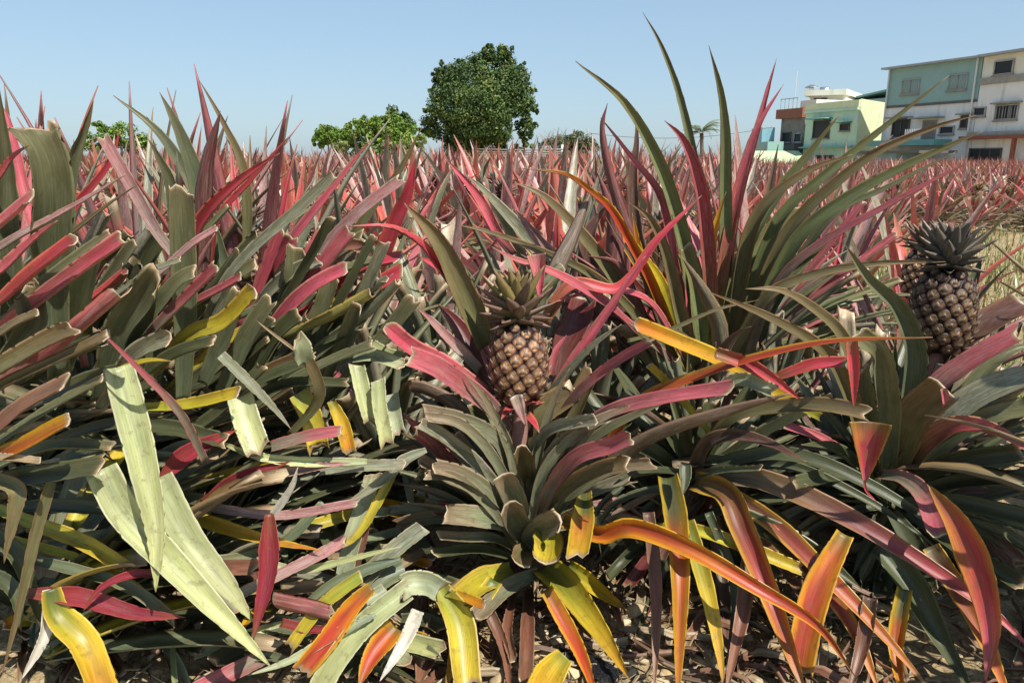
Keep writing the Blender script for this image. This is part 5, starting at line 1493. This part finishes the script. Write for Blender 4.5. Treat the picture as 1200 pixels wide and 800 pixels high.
class Facade:
    """A vertical wall plane given by two plan points; u runs along it, n points out of it (to the viewer)."""
    def __init__(s, pxa, Ya, pxb, Yb):
        a = at(pxa, 185, Ya)[:2]; b = at(pxb, 185, Yb)[:2]
        s.a = np.array([a[0], Ya]); s.b = np.array([b[0], Yb])
        s.a[0] = (pxa - 600) / FPX * Ya / 1.03; s.b[0] = (pxb - 600) / FPX * Yb / 1.03
        d = s.b - s.a; s.L = np.linalg.norm(d); s.d = d / s.L
        s.n = np.array([s.d[1], -s.d[0]])
        if s.n @ s.a > 0: s.n = -s.n
    def uv(s, px, py):
        r = ray(px, py)
        # intersect (0,0)+k*(r0,r1) with the plane
        M_ = np.array([[r[0], -s.d[0]], [r[1], -s.d[1]]])
        k, u = np.linalg.solve(M_, s.a)
        return u, CAM_H + k * r[2]
    def pt(s, u, z, out=0.):
        q = s.a + s.d * u + s.n * out
        return np.array([q[0], q[1], z])
    def box(s, m, u0, u1, z0, z1, o0, o1):
        v = [s.pt(u, z, o) for z in (z0, z1) for (u, o) in ((u0, o0), (u1, o0), (u1, o1), (u0, o1))]
        m.add(v, [(3, 2, 1, 0), (4, 5, 6, 7), (0, 1, 5, 4), (1, 2, 6, 5), (2, 3, 7, 6), (3, 0, 4, 7)])
    def rect(s, x0, y0, x1, y1):
        ua, za = s.uv(x0, (y0)); ub, zb = s.uv(x1, y1)
        _, zc = s.uv(x0, y1); _, zd = s.uv(x1, y0)
        return ua, ub, (zb + zc) / 2, (za + zd) / 2

def window(fc, root, x0, y0, x1, y1, mull=1, frame=ALU, grille=False, hood=None, hoodmat=None):
    u0, u1, z0, z1 = fc.rect(x0, y0, x1, y1)
    m = MB(); t = .07
    for q in ((u0 - t, u1 + t, z1, z1 + t), (u0 - t, u1 + t, z0 - t, z0), (u0 - t, u0, z0, z1), (u1, u1 + t, z0, z1)): fc.box(m, *q, .004, .10)
    for k in range(mull):
        c = u0 + (u1 - u0) * (k + 1) / (mull + 1); fc.box(m, c - .03, c + .03, z0, z1, .03, .07)
    if grille:
        for k in range(7):
            c = u0 + (u1 - u0) * (k + .5) / 7; fc.box(m, c - .012, c + .012, z0, z1, .11, .135)
    w = child_world(m, 'window', frame, root)
    g_ = MB(); fc.box(g_, u0, u1, z0, z1, .006, .028)
    me = g_.mesh('pane', GLASS, False); me.transform(__import__('mathutils').Matrix.Translation(-root.location))
    o = bpy.data.objects.new('pane', me); COL.objects.link(o); o.parent = w
    sm = MB(); fc.box(sm, u0 - .12, u1 + .12, z0 - t - .10, z0 - t - .003, .004, .16); child_world(sm, 'sill', CONC, root)
    if hood:
        h_ = MB(); fc.box(h_, u0 - .25, u1 + .25, z1 + t + .05, z1 + t + .14, .004, hood); child_world(h_, 'awning', hoodmat or CONC, root)

def part(root, mat, name, fn):
    m = MB(); fn(m); o = child_world(m, name, mat, root)
    o.data.polygons.foreach_set('use_smooth', [False] * len(o.data.polygons))
    return o

# teal over white house
F3 = Facade(1031, 55, 1136, 48.6)
r3 = empty('house', tuple(F3.pt(F3.L / 2, 0))); tag(r3, 'three storey house with teal cladding above a stained white wall', 'house')
ztl = F3.uv(1033, 84)[1]; ztr = F3.uv(1135, 69)[1]; zb3 = (F3.uv(1033, 125)[1] + F3.uv(1135, 117)[1]) / 2; zt3 = (ztl + ztr) / 2
L3 = F3.L - .004
part(r3, WHITEW, 'wall', lambda m: F3.box(m, 0, L3, -.05, zb3, -9, 0))
part(r3, TEAL, 'wall', lambda m: F3.box(m, .0, L3, zb3 + .003, zt3, -9, .03))
part(r3, DARKBAR, 'band', lambda m: F3.box(m, -.01, L3, zb3 - .16, zb3 - .003, .004, .08))
part(r3, ROOFM, 'roof', lambda m: F3.box(m, -.35, L3, zt3 + .003, zt3 + .13, -9.2, .45))
part(r3, PIPE, 'drainpipe', lambda m: m.tube([F3.pt(L3 - .25, .2, .14), F3.pt(L3 - .25, zt3, .14)], .06, 8, (.6, .6, .6)))
part(r3, PIPE, 'drainpipe', lambda m: m.tube([F3.pt(.12, .2, .14), F3.pt(.12, zt3, .14)], .06, 8, (.6, .6, .6)))
window(F3, r3, 1059, 94, 1076, 109, 1, ALU, True); window(F3, r3, 1114, 88, 1132, 104, 1, ALU, True)
window(F3, r3, 1048, 141, 1064, 160, 1, DARKBAR, False, .7); window(F3, r3, 1103, 149, 1117, 156, 0)
window(F3, r3, 1128, 137, 1133, 149, 0, DARKBAR, False, .4)
u0, u1, z0, z1 = F3.rect(1082, 141, 1095, 168)
part(r3, CONC, 'door_frame', lambda m: F3.box(m, u0, u1, z0, z1, .004, .05))
part(r3, BROWNW, 'door', lambda m: F3.box(m, u0 + .15, u1 - .15, z0, z1 - .15, .052, .09))
part(r3, CONC, 'awning', lambda m: F3.box(m, u0 - .5, u1 + .5, z1 + .1, z1 + .2, .004, .9))
za = (F3.uv(1040, 168)[1] + F3.uv(1110, 165)[1]) / 2
part(r3, TROOF, 'awning', lambda m: F3.box(m, .2, F3.L * .80, za - .25, za + .12, .004, 1.6))
part(r3, PIPE, 'handrail', lambda m: [F3.box(m, u0 + (u1 - u0) * k / 8 - .015, u0 + (u1 - u0) * k / 8 + .015, za + .122, za + .8, 1.5, 1.53) for k in range(9)])

# white and cream house at the right edge
F4 = Facade(1136.5, 48.56, 1236, 43.2)
r4 = empty('house', tuple(F4.pt(F4.L / 2, 0))); tag(r4, 'white and cream house at the right edge with grey concrete band', 'house')
zt4 = (F4.uv(1140, 69)[1] + F4.uv(1198, 61)[1]) / 2; zb = (F4.uv(1142, 101)[1] + F4.uv(1198, 95)[1]) / 2; zb2 = (F4.uv(1142, 93)[1] + F4.uv(1198, 87)[1]) / 2
L4 = F4.L
part(r4, WHITEW, 'wall', lambda m: F4.box(m, 0, L4, -.05, zb, -9, .0))
part(r4, CONC, 'band', lambda m: F4.box(m, .003, L4, zb + .003, zb2, -8.99, .12))
part(r4, CREAM, 'wall', lambda m: F4.box(m, .003, L4, zb2 + .003, zt4, -8.99, -.02))
part(r4, ROOFM, 'roof', lambda m: F4.box(m, -.1, L4 + .3, zt4 + .003, zt4 + .14, -9.2, .45))
window(F4, r4, 1168, 72, 1186, 86, 0); window(F4, r4, 1143, 127, 1154, 135, 0); window(F4, r4, 1169, 124, 1191, 139, 2, ALU, True, .35)
zr = (F4.uv(1142, 164)[1] + F4.uv(1196, 161)[1]) / 2
part(r4, CONC, 'band', lambda m: F4.box(m, 0.01, L4, zr + .18, zr + .42, .004, .5))
part(r4, REDP, 'ledge', lambda m: F4.box(m, -.4, L4, zr - .02, zr + .17, .004, .7))
window(F4, r4, 1131 + 7, 175, 1172, 187, 2, DARKBAR)
part(r4, REDP, 'post', lambda m: F4.box(m, L4 * .58, L4 * .58 + .2, 0, zr - .03, .4, .6))

# pale green house, sunlight put into the weathered side wall's colour
F2 = Facade(940.5, 62, 1001, 57)
S2 = Facade(1001.3, 57.05, 1030, 61)
r2 = empty('house', tuple(F2.pt(F2.L / 2, 0))); tag(r2, 'pale green two storey house with a weathered side wall coloured as sunlit', 'house')
zt2 = (F2.uv(942, 123)[1] + F2.uv(1000, 117)[1]) / 2; zp2 = (F2.uv(942, 131)[1] + F2.uv(1000, 126)[1]) / 2
def body2(m):
    c = [F2.pt(0, 0), F2.pt(F2.L, 0), S2.pt(S2.L, 0), S2.pt(S2.L, 0) + F2.pt(0, 0) - F2.pt(F2.L, 0)]
    v = [q + [0, 0, -.05] for q in c] + [q + [0, 0, zp2] for q in c]
    m.add(v, [(3, 2, 1, 0), (4, 5, 6, 7), (0, 1, 5, 4), (1, 2, 6, 5), (2, 3, 7, 6), (3, 0, 4, 7)])
part(r2, PGREEN, 'wall', body2)
part(r2, YGREEN, 'side_wall', lambda m: S2.box(m, 0.0, S2.L, 0, zt2 + .05, .004, .05))
part(r2, YGREEN, 'parapet', lambda m: F2.box(m, -.05, F2.L, zp2 + .003, zt2, -.25, .10))
part(r2, PGREEN, 'band', lambda m: F2.box(m, -.1, F2.L, zp2 - .18, zp2 - .003, .004, .18))
window(F2, r2, 955, 142, 971, 161, 0, DARKBAR, False, .9, TROOF); window(F2, r2, 986, 146, 995, 152, 0, DARKBAR, False, .9, TROOF)
z2b = (F2.uv(942, 174)[1] + F2.uv(1000, 171)[1]) / 2
part(r2, TROOF, 'awning', lambda m: F2.box(m, 0, F2.L, z2b - .06, z2b + .06, .004, .5))
window(F2, r2, 958, 183, 975, 192, 1, DARKBAR)

# rooftop room with water tanks, behind
F5 = Facade(935, 68, 985, 66)
r5 = empty('house', tuple(F5.pt(F5.L / 2, 0))); tag(r5, 'cream roof storey with flat slab showing above the pale green house', 'house')
z5 = F5.uv(955, 113)[1]
part(r5, CREAM, 'wall', lambda m: F5.box(m, .6, F5.L * .98, -.05, z5, -7, 0))
part(r5, CREAM, 'roof', lambda m: F5.box(m, .2, F5.L * 1.02, z5 + .003, z5 + .45, -7.2, .7))
window(F5, r5, 955, 116, 968, 119, 0, DARKBAR)
def tank(px0, px1, py0, py1, lab, lying):
    a = F5.uv(px0, py1); b = F5.uv(px1, py0); zb_ = z5 + .455
    c = F5.pt((a[0] + b[0]) / 2, zb_, -1.5); w = (b[0] - a[0]) / 2; root = empty('water_tank', tuple(c)); tag(root, lab, 'water tank', 'roof water tanks')
    m = MB(); h = b[1] - zb_
    if lying:
        d3 = np.array([*F5.d, 0]); m.tube([c - d3 * w + [0, 0, h - .45], c - d3 * w * .9 + [0, 0, h - .45], c + d3 * w * .9 + [0, 0, h - .45], c + d3 * w + [0, 0, h - .45]], [.30, .45, .45, .30], 18, (.6, .6, .6))
    else:
        m.tube([c + [0, 0, .35], c + [0, 0, .45], c + [0, 0, h - .2], c + [0, 0, h]], [.5, .62, .62, .2], 20, (.6, .6, .6))
    child_world(m, 'vessel', STEEL, root)
    for sx in (-.4, .4):
        for sy in (-.3, .3):
            l = MB(); p = c + np.array([*(F5.d * sx * min(1, w)), 0]) + np.array([*(F5.n * sy), 0]); l.tube([p, p + [0, 0, (h - .6) if lying else .5]], .04, 6, (.4, .4, .4)); child_world(l, 'leg', STEEL, root)
tank(943, 949, 98, 108, 'upright steel water tank on the cream roof storey', False)
tank(956, 968, 100, 108, 'lying steel water tank on the cream roof storey', True)

# teal gabled roof shed between the pale green and teal houses
F6 = Facade(986, 70, 1032, 66)
r6 = empty('house', tuple(F6.pt(F6.L / 2, 0))); tag(r6, 'grey green roof room with a teal sheet roof behind the pale green house', 'house')
z6 = (F6.uv(1010, 113)[1])
part(r6, TEAL, 'wall', lambda m: F6.box(m, 0, F6.L, -.05, z6 - .3, -6, 0))
def roof6(m):
    v = [F6.pt(-.4, z6 - .295, .25), F6.pt(F6.L + .4, z6 + .25, .25), F6.pt(F6.L + .4, z6 + .25, -6), F6.pt(-.4, z6 - .295, -6)]
    v += [q + [0, 0, .16] for q in v]
    m.add(v, [(3, 2, 1, 0), (4, 5, 6, 7), (0, 1, 5, 4), (1, 2, 6, 5), (2, 3, 7, 6), (3, 0, 4, 7)])
part(r6, TROOF, 'roof', roof6)

# brown house with brick parapet
F1 = Facade(910, 66.5, 940, 63.5)
r1 = empty('house', tuple(F1.pt(F1.L / 2, 0))); tag(r1, 'grey brown house with a red brick parapet left of the pale green one', 'house')
z1t = F1.uv(925, 128)[1]; z1b = F1.uv(925, 139)[1]
part(r1, BROWNW, 'wall', lambda m: F1.box(m, .25, F1.L - .05, -.05, z1b, -8, 0))
part(r1, BRICK, 'parapet', lambda m: F1.box(m, -.1, F1.L - .03, z1b + .003, z1t, -8.1, .35))
window(F1, r1, 918, 156, 926, 166, 0, DARKBAR); window(F1, r1, 932, 157, 939, 166, 0)
part(r1, DARKBAR, 'balcony', lambda m: F1.box(m, -.4, F1.L, F1.uv(925, 177)[1], F1.uv(925, 170)[1], .004, .9))
part(r1, CREAM, 'roof_room', lambda m: F1.box(m, 1.0, F1.L - .3, z1t + .003, F1.uv(925, 118)[1], -6, -1.2))
part(r1, ROOFM, 'railing', lambda m: ([F1.box(m, .15 + .5 * k, .19 + .5 * k, z1t + .003, z1t + .8, .1, .14) for k in range(5)], F1.box(m, .1, 2.2, z1t + .803, z1t + .86, .1, .15)))
part(r1, PIPE, 'antenna', lambda m: m.tube([F1.pt(.5, z1t, -1), F1.pt(.5, z1t + 3.1, -1)], .025, 6, (.5, .5, .5)))

# low sheds
F0 = Facade(884, 62, 917, 62)
r0 = empty('shed', tuple(F0.pt(F0.L / 2, 0))); tag(r0, 'low shed with pale green lean-to roof at the left end of the houses', 'shed')
part(r0, TEAL, 'wall', lambda m: F0.box(m, 1.0, F0.L, -.05, F0.uv(905, 166)[1], -4, 0))
part(r0, BLUEW, 'wall', lambda m: F0.box(m, 1.8, F0.L + .6, -.05, F0.uv(905, 147)[1], -7, -4.1))
def lean(m):
    zt = F0.uv(905, 178)[1]; zb_ = F0.uv(900, 191)[1]
    v = [F0.pt(-.6, zb_, 3.0), F0.pt(F0.L + 1.2, zb_, 3.0), F0.pt(F0.L + 1.2, zt, .05), F0.pt(-.6, zt, .05)]
    v += [q + [0, 0, .08] for q in v]
    m.add(v, [(3, 2, 1, 0), (4, 5, 6, 7), (0, 1, 5, 4), (1, 2, 6, 5), (2, 3, 7, 6), (3, 0, 4, 7)])
part(r0, LGROOF, 'roof', lean)
part(r0, CONC, 'post', lambda m: (F0.box(m, -.5, -.38, 0, F0.uv(900, 191)[1] - .01, 2.8, 2.92), F0.box(m, F0.L + .9, F0.L + 1.02, 0, F0.uv(900, 191)[1] - .01, 2.8, 2.92)))
F7 = Facade(1004, 52, 1050, 49)
r7 = empty('shed', tuple(F7.pt(F7.L / 2, 0))); tag(r7, 'low blue shed with dark lean-to roof in front of the teal and white house', 'shed')
part(r7, BLUEW, 'wall', lambda m: F7.box(m, 0, F7.L, -.05, F7.uv(1020, 180)[1], -2.5, 0))
part(r7, DARKBAR, 'roof', lambda m: F7.box(m, -.5, F7.L + 2.2, F7.uv(1020, 180)[1] + .003, F7.uv(1020, 177)[1], -2.6, .6))

# sagging overhead wire between the tree line and the houses
m = MB(); a = at(690, 156, 50); b = at(905, 149, 52); t = np.linspace(0, 1, 20)[:, None]
P = a + (b - a) * t; P[:, 2] -= (.5 * (1 - (2 * t[:, 0] - 1) ** 2))
m.tube(P, .018, 5, (.05, .05, .05)); o = m.build('overhead_wire', DARKBAR, loc=tuple(a)); tag(o, 'thin dark overhead wire sagging between the tree line and the brown house', 'wire')
m = MB(); pb = at(688, 185, 50); m.tube([[pb[0], pb[1], -.1], [pb[0], pb[1], a[2] + .3]], [.09, .06], 8, (.3, .3, .3)); o = m.build('utility_pole', CONC, loc=(pb[0], pb[1], 0)); tag(o, 'slim grey utility pole at the edge of the dull olive bush', 'pole')
